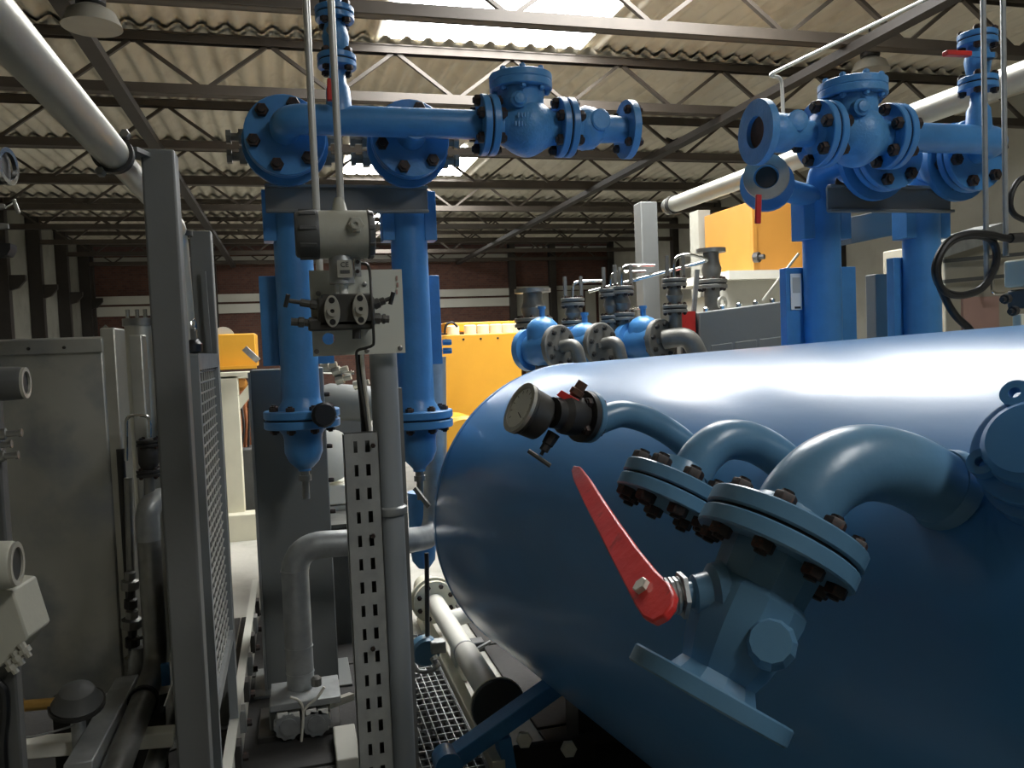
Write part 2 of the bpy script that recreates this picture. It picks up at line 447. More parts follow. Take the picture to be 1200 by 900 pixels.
# ================================================================== BLUE TANK AND ITS NOZZLES
TR_, TYAW, TPIT = .70, -.115, -.043
TA = V((math.sin(TYAW) * math.cos(TPIT), math.cos(TYAW) * math.cos(TPIT), math.sin(TPIT)))
TC = V((1.269, 3.63, .823))                            # centre of the far shell end
def tank_hit(u, v):
    d = ray(u, v); o = CAM - TC
    d_ = d - TA * d.dot(TA); o_ = o - TA * o.dot(TA)
    A, B, C = d_.dot(d_), 2 * d_.dot(o_), o_.dot(o_) - TR_ ** 2
    t = (-B - math.sqrt(max(0, B * B - 4 * A * C))) / (2 * A); return CAM + d * t
def tank_normal(p):
    q = p - TC; return (q - TA * q.dot(TA)).normalized()
LEN = 4.9
tank = thing('pressure_tank', 'large glossy blue horizontal pressure tank with dished end', 'tank', (1.5, 1.6, 0))
prof = []
for i in range(11):
    a = PI / 2 * i / 10; prof.append((-LEN - TR_ * .4 * math.cos(a), TR_ * math.sin(a)))
for i in range(1, 12): prof.append((-LEN + LEN * i / 11, TR_))
for i in range(1, 15):
    a = PI / 2 * i / 14; prof.append((TR_ * .4 * math.sin(a), TR_ * math.cos(a) if i < 14 else 0))
prof[0] = (prof[0][0], 0)
part('shell', MB().lathe(TC, TA, prof, 128), 'tank_blue', tank, sharp=60)
part('weld_seam', MB().tube([TC + TA * -.02 + (frame(TA)[1] * math.cos(k / 96 * 2 * PI) + frame(TA)[2] * math.sin(k / 96 * 2 * PI)) * (TR_ - .0015) for k in range(96)], .004, 6, closed=True), 'tank_blue', tank)

# --- large elbow nozzle with ball valve
W = tank_hit(1112, 578); NP = W.copy(); NN = TA
def N_(u, v): return PP(u, v, NP, NN)
k = mpp(W)
nz = part('elbow_nozzle', MB().tube(catmull([W - tank_normal(W) * .03 + (N_(1125, 588) - N_(1112, 578)), N_(1085, 563), N_(1045, 546), N_(1005, 543), N_(968, 558), N_(941, 585), N_(926, 614)], 6), 43 * k, 28), 'nozzle_blue', tank)
part('weld_collar', MB().tube([N_(1108, 574), N_(1096, 568)], [50 * k, 44 * k], 28), 'nozzle_blue', nz)
part('weld_collar', MB().tube([N_(934, 600), N_(929, 609)], 45.5 * k, 28), 'nozzle_blue', nz)
FC = N_(915, 632); kv = mpp(FC)
fa = (N_(915 - 42, 632 + 90) - FC).normalized()        # valve axis, down and to the left
# flange welded on the nozzle
def half_flange(root, c, ax, R, t, m, name='flange'):
    e = t * .1; return part(name, MB().lathe(c, ax, [(0, R - e), (e, R), (t - e, R), (t, R - e)], 40), m, root)
R1, t1 = 95 * kv, 21 * kv
f1 = half_flange(tank, FC - fa * (t1 + .0025), fa, R1, t1, 'nozzle_blue')
part('weld_neck', MB().lathe(FC - fa * (t1 + 24 * kv), fa, [(0, 43 * kv), (24 * kv, 58 * kv)], 28), 'nozzle_blue', f1)
bolts(f1, FC, fa, R1 * .8, 8, 13 * kv, 2 * t1 + .005, 'bolt', a0=.55)
valve = thing('ball_valve', 'blue flanged ball valve with long red lever hanging under the biggest elbow nozzle', 'valve', N_(828, 812))
part('gasket', MB().lathe(FC - fa * .0025, fa, [(0, R1 * .94), (.005, R1 * .94)], 32), 'gasket', valve)
half_flange(valve, FC + fa * .0025, fa, R1, t1, 'nozzle_blue')
VE = N_(832, 806); vl = (VE - FC).dot(fa)
bx = FC + fa * (vl * .52)
part('body', MB().lathe(FC + fa * (t1 + .002), fa, [(0, 60 * kv), (44 * kv, 56 * kv), (52 * kv, 63 * kv), (62 * kv, 64 * kv), (100 * kv, 60 * kv), (130 * kv, 52 * kv), (vl - t1 - 20 * kv, 45 * kv), (vl - t1, 56 * kv)], 12), 'nozzle_blue', valve, sharp=20)
half_flange(valve, FC + fa * (vl - 4 * kv), fa, R1, t1, 'nozzle_blue')
toC = (CAM - bx).normalized()
bn = (toC - fa * toC.dot(fa)).normalized()             # towards the viewer, square to the valve axis
sd = fa.cross(bn)                                      # sideways
if (N_(700, 700) - bx).dot(sd) < 0: sd = -sd           # pointing left in the photograph
b0 = PP(903, 752, bx + bn * 62 * kv, bn)
part('boss', MB().lathe(b0 - bn * 24 * kv, bn, [(0, 30 * kv), (22 * kv, 24 * kv), (26 * kv, 22 * kv)], 12), 'nozzle_blue', valve, sharp=20)
# stem, spring and lever on the left
sa = (sd * .80 + bn * .55 - fa * .22).normalized()
hub = PP(757, 700, bx + sa * .125, sa)
st = bx + sa * 40 * kv
sp = part('stem', MB().lathe(st, (hub - st), [(0, 36 * kv), (12 * kv, 34 * kv), (18 * kv, 25 * kv), (34 * kv, 22 * kv), (36 * kv, 15 * kv), ((hub - st).length - .03, 15 * kv)], 18), 'nozzle_blue', valve, sharp=25)
sdir = (hub - st).normalized(); L_ = (hub - st).length
aa, u_, w_ = frame(sdir)
part('spring', MB().tube([st + sdir * (L_ * .55 + .026 * i / 40) + (u_ * math.cos(i * .62) + w_ * math.sin(i * .62)) * 19 * kv for i in range(41)], 2.6 * kv, 6), 'galv', sp)
part('stop_plate', MB().lathe(st + sdir * L_ * .5, sdir, [(0, 27 * kv), (5 * kv, 27 * kv)], 6), 'galv', sp)
part('locking_wire', MB().tube(catmull([PP(u, v, st + sdir * .04, bn) for u, v in ((806, 684), (818, 679), (828, 684), (832, 694))], 4), .0012, 5), 'steel', sp)
out = [(672, 545), (679, 546), (690, 560), (705, 583), (722, 608), (745, 640), (768, 668), (783, 682), (789, 695), (786, 709), (777, 721), (764, 728), (752, 722), (743, 708), (733, 688), (716, 655), (700, 622), (684, 590), (671, 562), (669, 551)]
lv = part('lever', MB().prism([PP(u, v, hub, sa) for u, v in out], -sa * .013), 'red', valve, bev=.003, label='red lever handle')
hexbolt(lv, PP(753, 688, hub, sa), sa, 11 * kv, .008, 'bolt_pale')

# --- medium elbow nozzle with blind flange pair
W2 = tank_hit(924, 548); n2p = W2.copy()
def M_(u, v): return PP(u, v, n2p, NN)
k2 = mpp(W2)
m2 = part('elbow_nozzle', MB().tube(catmull([M_(935, 556), M_(905, 531), M_(876, 517), M_(846, 517), M_(823, 534), M_(809, 556)], 6), 23 * k2, 24), 'nozzle_blue', tank)
F2 = M_(788, 578); a2 = (M_(788 - 40, 578 + 91) - F2).normalized(); R2, t2 = 60 * k2, 15 * k2
g1 = half_flange(tank, F2 - a2 * (t2 + .002), a2, R2, t2, 'nozzle_blue')
half_flange(tank, F2 + a2 * .002, a2, R2, t2, 'nozzle_blue', 'blind_flange')
part('weld_neck', MB().lathe(F2 - a2 * (t2 + 22 * k2), a2, [(0, 23 * k2), (22 * k2, 32 * k2)], 24), 'nozzle_blue', g1)
part('gasket', MB().lathe(F2 - a2 * .002, a2, [(0, R2 * .93), (.004, R2 * .93)], 28), 'gasket', tank)
bolts(g1, F2, a2, R2 * .78, 8, 11 * k2, 2 * t2 + .004, 'bolt')

# --- small nozzle with block-and-bleed and pressure gauge
W3 = tank_hit(806, 520); n3p = W3.copy()
def S_(u, v): return PP(u, v, n3p, NN)
k3 = mpp(W3)
part('small_nozzle', MB().tube(catmull([S_(812, 528), S_(785, 507), S_(757, 492), S_(730, 485), S_(712, 489), S_(700, 494)], 5), [15.5 * k3] * 26, 20), 'nozzle_blue', tank)
ga = (S_(620, 480) - S_(693, 489)).normalized()
ga = (ga + (CAM - S_(650, 485)).normalized() * .30).normalized()
c3 = S_(692, 489)
fA = half_flange(tank, c3, ga, 29 * k3, 7 * k3, 'nozzle_blue')
bolts(fA, c3 + ga * 8 * k3, ga, 21 * k3, 4, 6 * k3, 14 * k3, 'bolt')
gv = thing('gauge_valve', 'dark block valve with red tab and side stems carrying the pressure gauge', 'valve', c3 + ga * .02)
part('flange', MB().lathe(c3 + ga * 8 * k3, ga, [(0, 29 * k3), (7 * k3, 29 * k3)], 24), 'dark_steel', gv)
part('body', MB().lathe(c3 + ga * 15 * k3, ga, [(0, 20 * k3), (10 * k3, 23 * k3), (24 * k3, 22 * k3), (30 * k3, 17 * k3), (40 * k3, 17 * k3)], 16), 'dark_steel', gv)
cb = c3 + ga * 30 * k3; tocam = (CAM - cb).normalized()
ax_up = (S_(684, 452) - S_(663, 478)); ax_up.normalize()
ptop = PP(683, 449, cb + tocam * .01, tocam); pmid = PP(664, 479, cb + tocam * .01, tocam); pbot = PP(634, 533, cb + tocam * .01, tocam); pb0 = PP(649, 508, cb, tocam)
dT = (ptop - pmid).normalized()
b_ = part('bleed_plug', MB().lathe(pmid, dT, [(0, 8 * k3), (12 * k3, 8 * k3), (13 * k3, 6 * k3), (17 * k3, 6 * k3), (18 * k3, 8 * k3), (24 * k3, 8 * k3), (25 * k3, 6 * k3), (34 * k3, 6 * k3)], 8), 'rust', gv, sharp=20)
dB = (pbot - pb0).normalized()
b2 = part('bleed_stem', MB().lathe(pb0, dB, [(0, 8 * k3), (14 * k3, 7 * k3), (15 * k3, 5.5 * k3), (22 * k3, 5.5 * k3), (23 * k3, 2.2 * k3), ((pbot - pb0).length, 2.2 * k3)], 8), 'dark_steel', gv, sharp=20)
h1, h2 = PP(619, 528, pbot, tocam), PP(645, 546, pbot, tocam)
part('tee_handle', MB().cyl(h1, h2, 2.6 * k3, n=8), 'manifold', b2)
tq = [PP(u, v, cb + tocam * .03, tocam) for u, v in ((652, 463), (658, 457), (679, 469), (673, 476))]
part('red_tab', MB().prism(tq, -tocam * .02), 'red', gv, bev=.001, label='red tab handle')
gc = PP(622, 484, cb + ga * 40 * k3, ga)
gd = (C2W @ V((-.80, .40, 0)) + tocam * .42).normalized()
gg = thing('pressure_gauge', 'round grey pressure gauge on the small tank nozzle', 'gauge', gc)
gR = 27 * k3
part('connector', MB().cyl(c3 + ga * 50 * k3, gc - gd * 10 * k3, 11 * k3, 12 * k3, 12), 'dark_steel', gg)
part('case', MB().lathe(gc - gd * 17 * k3, gd, [(0, gR * .75), (4 * k3, gR * .95), (24 * k3, gR), (26 * k3, gR * 1.06), (30 * k3, gR * 1.06)], 32), 'manifold', gg)
part('bezel', MB().ring(gc + gd * 12 * k3, gd, gR * 1.07, gR * .86, 4 * k3), 'nickel', gg)
df = part('dial', MB().lathe(gc + gd * 13 * k3, gd, [(0, gR * .88), (.5 * k3, gR * .88)], 28), 'label_white', gg)
a_, u3, w3 = frame(gd)
tk = MB()
for i in range(11):
    t = -2.2 + 4.4 * i / 10; dr = u3 * math.sin(t) + w3 * math.cos(t); c_ = gc + gd * 13.7 * k3
    tk.bar(c_ + dr * gR * .66, c_ + dr * gR * .8, .0012, .0006, up=gd)
part('tick_marks', tk, 'ink', df)
part('pointer', MB().bar(gc + gd * 14.2 * k3 - w3 * gR * .2, gc + gd * 14.2 * k3 + (u3 * .5 - w3 * .5) * gR * .8, .002, .0008, up=gd), 'ink', df)

# --- eared cover flange on the shell at the right edge
W4 = tank_hit(1225, 560); n4 = tank_normal(W4); k4 = mpp(W4)
cc = W4 + n4 * .05
lookn = (n4 + (CAM - W4).normalized() * .5).normalized()
stub = part('manway_neck', MB().lathe(W4 - n4 * .03, lookn, [(0, 62 * k4), (.07, 62 * k4)], 32), 'tank_blue', tank)
c5 = PP(1216, 527, W4 + lookn * .045, lookn)
cv = part('cover_flange', MB().lathe(c5 - lookn * .012, lookn, [(0, 70 * k4), (.003, 72 * k4), (.02, 72 * k4), (.022, 68 * k4)], 40), 'tank_blue', tank)
part('cover_dome', MB().lathe(c5 + lookn * .01, lookn, [(0, 54 * k4), (.02, 53 * k4), (.03, 44 * k4), (.034, 0)], 36), 'tank_blue', cv)
for u, v in ((1157, 548), (1196, 468)):
    e = PP(u, v, c5 + lookn * .01, lookn)
    part('ear', MB().ring(e + lookn * .006, lookn, 17 * k4, 7 * k4, .016, 20), 'tank_blue', cv)

# --- saddle frame below the tank
sy = P(600, 850, 2.9).y
sd_ = part('saddle', MB().bar(P(524, 893, 2.95), P(655, 800, 2.95), .085, .06), 'blue', tank, bev=.004)
part('saddle_leg', MB().bar(P(588, 860, 2.95), V((P(588, 860, 2.95).x + .02, 2.95, 0)), .05, .09), 'blue', sd_)
part('saddle_foot', MB().lathe(P(524, 893, 2.93) - V((0, .04, 0)), (0, 1, 0), [(0, .05), (.09, .05)], 16), 'blue', sd_)
part('saddle_plate', MB().box(P(650, 885, 2.93), (.32, .03, .12)), 'truss_dark', sd_, bev=.004)
for u, v in ((614, 866), (666, 877)):
    hexbolt(sd_, P(u, v, 2.88), (-.2, -1, .3), .031, .03, 'bolt_pale')
for yy in (3.1, .4):
    cx = TC + TA * (yy - TC.y)
    part('cradle', MB().box((cx.x + .1, yy, cx.z / 2 - .25), (.8, .16, .16 + cx.z * .35)), 'truss_dark', sd_)

# ================================================================== TWO BLUE FILTER UNITS
def ell(a, b, c, r): return bend([a, b, c], r)
def flanged_check_valve(label, c, s, p1, p2, group='swing check valves', letters=True):
    """body between flange faces p1 (pipe side) and p2; bonnet on top. X positions absolute, c = centre"""
    t = thing('check_valve', label, 'valve', c - V((0, 0, .125)), group)
    xa, xb = min(p1, p2) + .03, max(p1, p2) - .03
    L = xb - xa; prof = [(0, .075), (.015, .073)] + [(L * (.1 + .8 * q / 12), .07 + .05 * math.sin(PI * q / 12) ** 1.2) for q in range(13)] + [(L - .015, .07), (L, .07)]
    body = part('body', MB().lathe(V((xa, c.y, c.z - .01)), (1, 0, 0), prof, 28), 'blue_cast', t)
    part('neck', MB().lathe(c, (0, 0, 1), [(-.02, .100), (.05, .092), (.10, .092), (.135, .10)], 28), 'blue_cast', body)
    bon = part('bonnet', MB().lathe(c + V((0, 0, .137)), (0, 0, 1), [(0, .125), (.004, .13), (.028, .13), (.032, .127), (.036, .13), (.060, .13), (.064, .122)], 36), 'blue_cast', t)
    key, mk = stud(.013, .066)
    for k in range(8):
        a = 2 * PI * (k + .5) / 8 + .2
        place('bolt', key, mk, 'blue_cast', bon, c + V((math.cos(a) * .108, math.sin(a) * .108, .169)), (0, 0, 1))
    part('pin_boss', MB().lathe(c + V((-.035 * 1, -.075, .075)), (-.15, -1, 0), [(0, .034), (.03, .033), (.036, .024), (.045, .020), (.047, .010)], 18), 'blue_cast', body)
    # raised casting letters: two short rows of worn bars
    for row, n in ((.012, 8), (-.022, 10)) if letters else ():
        for q in range(n):
            x = (q - (n - 1) / 2) * .0125; h = random.choice((.016, .018, .02))
            y = -math.sqrt(.116 ** 2 - (row) ** 2) + abs(x) * .12
            part('raised_letter', MB().box(c + V((x, y + .004, row)), (.006, .006, h)), 'blue_cast', body)
    return t
def iso_valve(label, x, y0, y1, z, hs, R=.108):
    """flanged ball valve along Y between y0 and y1 with a red lever on top"""
    t = thing('isolating_valve', label, 'valve', (x, (y0 + y1) / 2, z - .1), 'isolating valves behind the headers')
    L = y1 - y0 - .05
    part('body', MB().lathe(V((x, y0 + .025, z)), (0, 1, 0), [(0, .075), (L * .2, .078), (L * .35, .1), (L * .5, .105), (L * .65, .1), (L * .8, .078), (L, .075)], 24), 'blue', t)
    part('front_flange', MB().lathe((x, y0 - .005, z - .01), (0, 1, 0), [(0, .172), (.028, .172)], 32), 'blue', t)
    part('stem', MB().cyl((x, (y0 + y1) / 2, z + .09), (x, (y0 + y1) / 2, z + .165), .02, n=12), 'dark_steel', t)
    part('lever', MB().bar((x, (y0 + y1) / 2 - .05, z + .165), (x - .03, (y0 + y1) / 2 + .2, z + .175), .05, .016), 'red', t, bev=.003, label='red lever handle')
    return t
def vent_branch(root, label, p, ztop, hdir, R=.075, n=2):
    """tapered branch rising from a header with a small flanged valve on it"""
    x, y, z = p
    br = part('branch', MB().lathe((x, y, z), (0, 0, 1), [(0, .052), (.10, .046), (.12, .034), (.17, .030)], 20), 'blue', root)
    t = thing('vent_valve', label, 'valve', (x, y, z + .20), 'small vent valves on the headers')
    z1, z2 = z + .205, z + .205 + .18
    flange_pair(t, (x, y, z1), (0, 0, 1), R, .022, 4, .017, gap=.006)
    flange_pair(t, (x, y, z2), (0, 0, 1), R, .022, 4, .017, gap=.006)
    part('body', MB().lathe((x, y, z1 + .02), (0, 0, 1), [(0, .034), (.03, .045), (.075, .052), (.105, .045), (.14, .034)], 16), 'blue_cast', t)
    part('stem', MB().cyl((x, y, (z1 + z2) / 2), V((x, y, (z1 + z2) / 2)) + V(hdir) * .09, .014, n=10), 'steel', t)
    e = V((x, y, (z1 + z2) / 2 - LDROP)) + V(hdir) * .085
    lo = V(LEVER)
    part('lever', MB().bar(e, e + lo * .5, .012, .02), 'blue', t)
    part('lever_grip', MB().bar(e + lo * .5, e + lo, .03, .02), 'red', t, bev=.004, label='red lever grip')
    part('riser', MB().cyl((x, y, z2 + .02), (x, y, ztop), .03, n=16), 'blue', t)
    return t
def vessel(label, x, y, zbeam, zpt, zpb, zfl, zcap, zdr, group, wl=.14, wr=.14, ztopel=None, zin=None, drain=True):
    t = thing('filter_vessel', label, 'vessel', (x, y, zdr), group)
    r = .083
    zt = zin
    part('pipe_body', MB().lathe((x, y, zfl + .03), (0, 0, 1), [(0, r * 1.35), (.05, r * 1.02), (.07, r), (zt - .18 - zfl, r)], 32), 'blue', t)
    part('inlet_elbow', MB().tube(bend([(x, y, zt - .2), (x, y, zt), (x, y - .2, zt)], .12), .062, 20), 'blue', t)
    mp_ = part('mounting_plate', MB().box((x + (wr - wl) / 2, y + .07, (zpt + zpb) / 2), (wl + wr, .05, zpt - zpb)), 'blue', t, bev=.003)
    for sx in (-1, 1):
        part('clamp_strap', MB().box((x + sx * (r + .012), y + .0, zbeam - .13), (.055, .10, .22)), 'blue', t, bev=.003)
    hexbolt(mp_, (x + wr + .005, y + .05, zpb + .1), (1, 0, 0), .016, .04, 'blue')
    hexbolt(mp_, (x + wr + .005, y + .05, zpb + .06), (1, 0, 0), .016, .04, 'blue')
    flange_pair(t, (x, y, zfl), (0, 0, 1), .165, .036, 8, .019, gap=.007)
    part('bottom_cap', MB().lathe((x, y, zfl - .04), (0, 0, -1), [(0, r * 1.3), (.03, r * 1.05), (.05, r), (.11, r), (.15, r * .8), (.18, r * .45), (zfl - .04 - zcap, .028), (zfl - .03 - zcap, .028)], 32), 'blue', t)
    part('drain', MB().lathe((x, y, zcap), (0, 0, -1), [(0, .02), (.03, .02), (.03, .027), (.055, .027), (.055, .016), (zcap - zdr, .016)], 12), 'steel', t)
    return t

# ---------------- left unit
YH, YV = 3.30, 3.75
xe, xt = P(334, 150, YH).x, P(487, 160, YH).x
zh = P(450, 143, YH).z
hd = thing('pipe_header', 'thick blue header pipe above the transmitter with a left elbow and two round flanges', 'pipe', (.3, YH, zh - .06), 'header pipes')
x1, xck, x2, xbv, xen = (P(u, 148, YH).x for u in (571, 612, 661, 692, 735))
part('pipe', MB().tube(bend([(x1 - .03, YH, zh), (xe, YH, zh), (xe, YH + .16, zh - .02)], .10, 8), .058, 24), 'blue', hd)
part('tee', MB().tube([(xt, YH - .01, zh - .005), (xt, YH + .14, zh - .02)], .062, 24), 'blue', hd)
ZI = zh - .03
LEVER = (-.01, -.02, -.17); LDROP = .10
for x in (xe, xt):
    f = flange_pair(hd, (x, YH + .15, ZI), (0, 1, 0), .160, .03, 6, .027, gap=.008, a0=.3)
f = flange_pair(hd, (x1, YH, zh), (1, 0, 0), .122, .030, 6, .023, gap=.008, a0=.26)
check = flanged_check_valve('blue swing check valve with round bonnet at top centre of the photo', V((xck, YH, zh + .005)), 1, x1, x2)
rv = thing('reducing_valve', 'small blue ball valve with open end flange right of the centre check valve', 'valve', (xbv, YH, zh - .12), 'end valves of the headers')
flange_pair(rv, (x2, YH, zh), (1, 0, 0), .122, .030, 6, .023, gap=.008, a0=.26)
part('body', MB().lathe((x2 + .03, YH, zh), (1, 0, 0), [(0, .09), (.03, .082), (.055, .092), (.10, .085), (.13, .06), (xen - x2 - .06, .054), (xen - x2 - .03, .06)], 20), 'blue_cast', rv)
part('boss', MB().lathe((xbv + .01, YH - .06, zh + .015), (.1, -1, 0), [(0, .045), (.03, .045), (.035, .038)], 16), 'blue_cast', rv)
fe = part('end_flange', MB().ring((xen - .015, YH, zh), (1, 0, 0), .122, .05, .03, 36), 'blue_cast', rv)
bolts(fe, (xen, YH, zh - .0), (1, 0, 0), .095, 4, .019, .034, 'bolt', a0=.0)
for x, nm, hs in ((xe, 'left', -1), (xt, 'right', -1)):
    iso_valve('dark handled blue isolating valve behind the %s round flange of the centre header' % nm, x, YH + .22, YV - .2, ZI, hs)
    hv = [o for o in COL.objects if o.name.startswith('isolating_valve')][-1]
    # chrome needle fittings on both sides
    for sx in (-1, 1):
        for dz in (.03, -.05):
            q = V((x + sx * .155, YH + .30, ZI + dz)); 
            part('needle_fitting', MB().lathe(q - V((sx * .03, 0, 0)), (sx, 0, 0), [(0, .022), (.03, .022), (.03, .036), (.06, .036), (.06, .018), (.09, .018), (.09, .03), (.11, .03)], 6), 'galv_dark', hv, sharp=20)
vent_branch(hd, 'blue flanged vent valve rising above the centre header beside the conduits', (P(398, 140, YH).x, YH, zh + .02), 3.6, (-.3, -.95, 0))
zl = lambda u, v: P(u, v, YV).z
for x, nm, u in ((xe + .012, 'left', 341), (xt + .02, 'right', 486)):
    vessel('blue filter vessel with bottom flange, %s one of the pair behind the transmitter' % nm, x, YV, zl(400, 220), zl(u, 322), zl(u, 428), zl(u, 491), zl(u, 550), zl(u, 586), 'blue filter vessels of the centre unit', zin=ZI, wl=.155, wr=.155 if nm == 'left' else .14)
def channel(name, label, xa, xb, y, zc, h, fl, cat='beam'):
    c = MB().box(((xa + xb) / 2, y, zc), (xb - xa, .012, h))
    c.box(((xa + xb) / 2, y - fl / 2, zc + h / 2), (xb - xa, fl, .012)); c.box(((xa + xb) / 2, y - fl / 2, zc - h / 2), (xb - xa, fl, .012))
    return solo(name, c, 'grey_paint', label, cat, 'channel beams carrying the headers', bev=.002)
yb = YV - .14
channel('channel_beam', 'grey steel channel beam just above the transmitter housing', P(311, 235, yb).x, P(501, 235, yb).x, yb, P(405, 234, yb).z, .105, .03)
# tall grey column behind the left vessel
YC = 4.02
xa, xb = P(302, 610, YC).x, P(388, 610, YC).x
zct = P(340, 432, YC).z
col = thing('support_column', 'broad grey sheet steel column behind the left filter vessel', 'column', ((xa + xb) / 2, YC + .12, 0))
part('body', MB().box(((xa + xb) / 2, YC + .12, zct / 2), (xb - xa, .22, zct)), 'column_grey', col, bev=.006)
part('base_plate', MB().box(((xa + xb) / 2, YC + .12, .012), (xb - xa + .12, .36, .024)), 'column_grey', col, bev=.004)
for v in (462, 523, 563, 600, 640):
    p = P(386, v, YC); hexbolt(col, (xb, YC + .02, p.z), (1, -.2, 0), .012, .025, 'bolt')
part('weld_strip', MB().box((xa - .003, YC + .02, zct / 2), (.012, .04, zct - .02)), 'galv', col)
# dark hand knob beside the left vessel flange
kp = P(379, 486, 3.55)
hk = thing('hand_knob', 'black knob of a valve beside the left vessel flange', 'knob', kp - V((0, 0, .06)))
part('knob', MB().lathe(kp, (.3, -1, 0), [(-.02, .03), (-.015, .05), (.01, .055), (.022, .045)], 12), 'black', hk, sharp=25)
part('shaft', MB().cyl(kp, (kp.x + .0, YC, kp.z), .015, n=10), 'dark_steel', hk)

# ---------------- right unit
YH2, YV2 = 2.80, 3.25
zh2 = P(1100, 162, YH2).z
x1r, xckr, x2r, xbvr, xenr, xer = (P(u, 160, YH2).x for u in (1043, 1000, 963, 925, 893, 1172))
xtr = x1r + .11
hd2 = thing('pipe_header', 'thick blue header pipe in front of the pale right wall', 'pipe', (2.6, YH2, zh2 - .06), 'header pipes')
part('pipe', MB().tube(bend([(x1r + .03, YH2, zh2), (xer, YH2, zh2), (xer, YH2 + .16, zh2 - .02)], .10, 8), .058, 24), 'blue', hd2)
part('tee', MB().tube([(xtr, YH2 - .01, zh2 - .005), (xtr, YH2 + .14, zh2 - .02)], .062, 24), 'blue', hd2)
ZI2 = zh2 - .03
for x in (xer, xtr): flange_pair(hd2, (x, YH2 + .15, ZI2), (0, 1, 0), .155, .03, 6, .026, gap=.008, a0=.3)
flange_pair(hd2, (x1r, YH2, zh2), (1, 0, 0), .128, .030, 6, .025, gap=.008, a0=.26)
flanged_check_valve('blue swing check valve with round bonnet on the right header', V((xckr, YH2, zh2 + .005)), -1, x1r, x2r, letters=False)
rv2 = thing('reducing_valve', 'small blue ball valve with open end flange left of the right check valve', 'valve', (xbvr, YH2, zh2 - .12), 'end valves of the headers')
flange_pair(rv2, (x2r, YH2, zh2), (1, 0, 0), .128, .030, 6, .025, gap=.008, a0=.26)
Lr = x2r - .03 - xenr
part('body', MB().lathe((x2r - .03, YH2, zh2), (-1, 0, 0), [(0, .085), (.02, .05), (Lr * .4, .05), (Lr * .55, .072), (Lr * .8, .075), (Lr, .06)], 20), 'blue_cast', rv2)
part('boss', MB().lathe((xbvr - .0, YH2 - .04, zh2 + .03), (-.2, -1, .1), [(0, .04), (.03, .04), (.035, .03)], 16), 'blue_cast', rv2)
part('end_flange', MB().ring((xenr - .03, YH2, zh2), (1, 0, 0), .122, .06, .03, 36), 'blue_cast', rv2)
part('bore', MB().lathe((xenr - .012, YH2, zh2), (1, 0, 0), [(0, .061), (.004, .061)], 20), 'rust', rv2)
for x, nm in ((xer, 'elbow'), (xtr, 'tee')):
    iso_valve('blue isolating valve with red lever behind the %s flange of the right header' % nm, x, YH2 + .22, YV2 - .02, ZI2, -1)
LEVER = (-.24, 0, -.005); LDROP = 0
vent_branch(hd2, 'blue flanged vent valve with red lever on the right header', (P(1147, 160, YH2).x, YH2, zh2 + .02), 2.75, (0, -.95, 0))
zr = lambda u, v: P(u, v, YV2).z
xv1, xv2 = P(963, 300, YV2).x, P(1080, 300, YV2).x
va = vessel('blue filter vessel with white rating label standing behind the tank', xv1, YV2, zr(1040, 220), zr(965, 312), .9, 1.0, .8, .6, 'blue filter vessels of the right unit', zin=ZI2, wl=.16, wr=.215)
vb = vessel('blue filter vessel standing behind the tank beside the black cable loop', xv2, YV2, zr(1040, 220), zr(1100, 300), .9, 1.0, .8, .6, 'blue filter vessels of the right unit', zin=ZI2, wl=.12, wr=.15)
lp = P(933, 342, YV2 + .04)
lab = part('rating_label', MB().box(lp, (.058, .004, .165)), 'label_white', va, bev=.002)
part('label_print', MB().box(lp + V((.0, -.003, .03)), (.04, .002, .07)), 'band', lab)
part('label_mark', MB().box(lp + V((.004, -.003, -.072)), (.03, .002, .01)), 'ink', lab)
yb2 = YV2 - .16
channel('channel_beam', 'grey steel channel beam under the right header', P(969, 235, yb2).x, P(1113, 235, yb2).x, yb2, P(1040, 234, yb2).z, .105, .03)
for q, x in (('first', xv1), ('second', xv2)):
    pass
# sight glass ring with red lever left of the right vessel
sp_ = P(898, 208, 2.95); sn = V((-.55, -.83, .05)).normalized()
sg = thing('sight_glass', 'pale ring shaped sight glass flange with red lever below the right end flange', 'sight glass', sp_ - V((0, 0, .09)))
part('ring', MB().ring(sp_, sn, .090, .050, .024, 32), 'nickel', sg)
part('neck', MB().cyl(sp_ - sn * .003, sp_ - sn * .12, .05, n=20), 'blue', sg)
part('rear_flange', MB().lathe(sp_ - sn * .12, -sn, [(0, .11), (.03, .11)], 28), 'blue', sg)
part('glass', MB().lathe(sp_ + sn * .003, sn, [(0, .042), (.003, .042)], 20), 'dark_steel', sg)
part('lever', MB().bar(P(889, 228, 2.9), P(888, 262, 2.9), .024, .012, up=(0, 1, 0)), 'red', sg, bev=.003, label='red lever handle')
part('side_pipe', MB().tube([sp_ - sn * .13, V((xv1 - .05, YV2, sp_.z - .02))], .05, 16), 'blue', sg)
# grey tee frame between the right vessels
YG = 3.50
tf = thing('support_frame', 'grey steel post with crossbeam between the right filter vessels', 'frame', (P(1027, 300, YG).x, YG, 0))
part('post', MB().box((P(1027, 300, YG).x, YG, .95), (.075, .075, 1.9)), 'grey_paint', tf, bev=.004)
part('crossbeam', MB().bar(P(988, 272, YG), P(1058, 258, YG), .10, .13), 'grey_paint', tf, bev=.004)

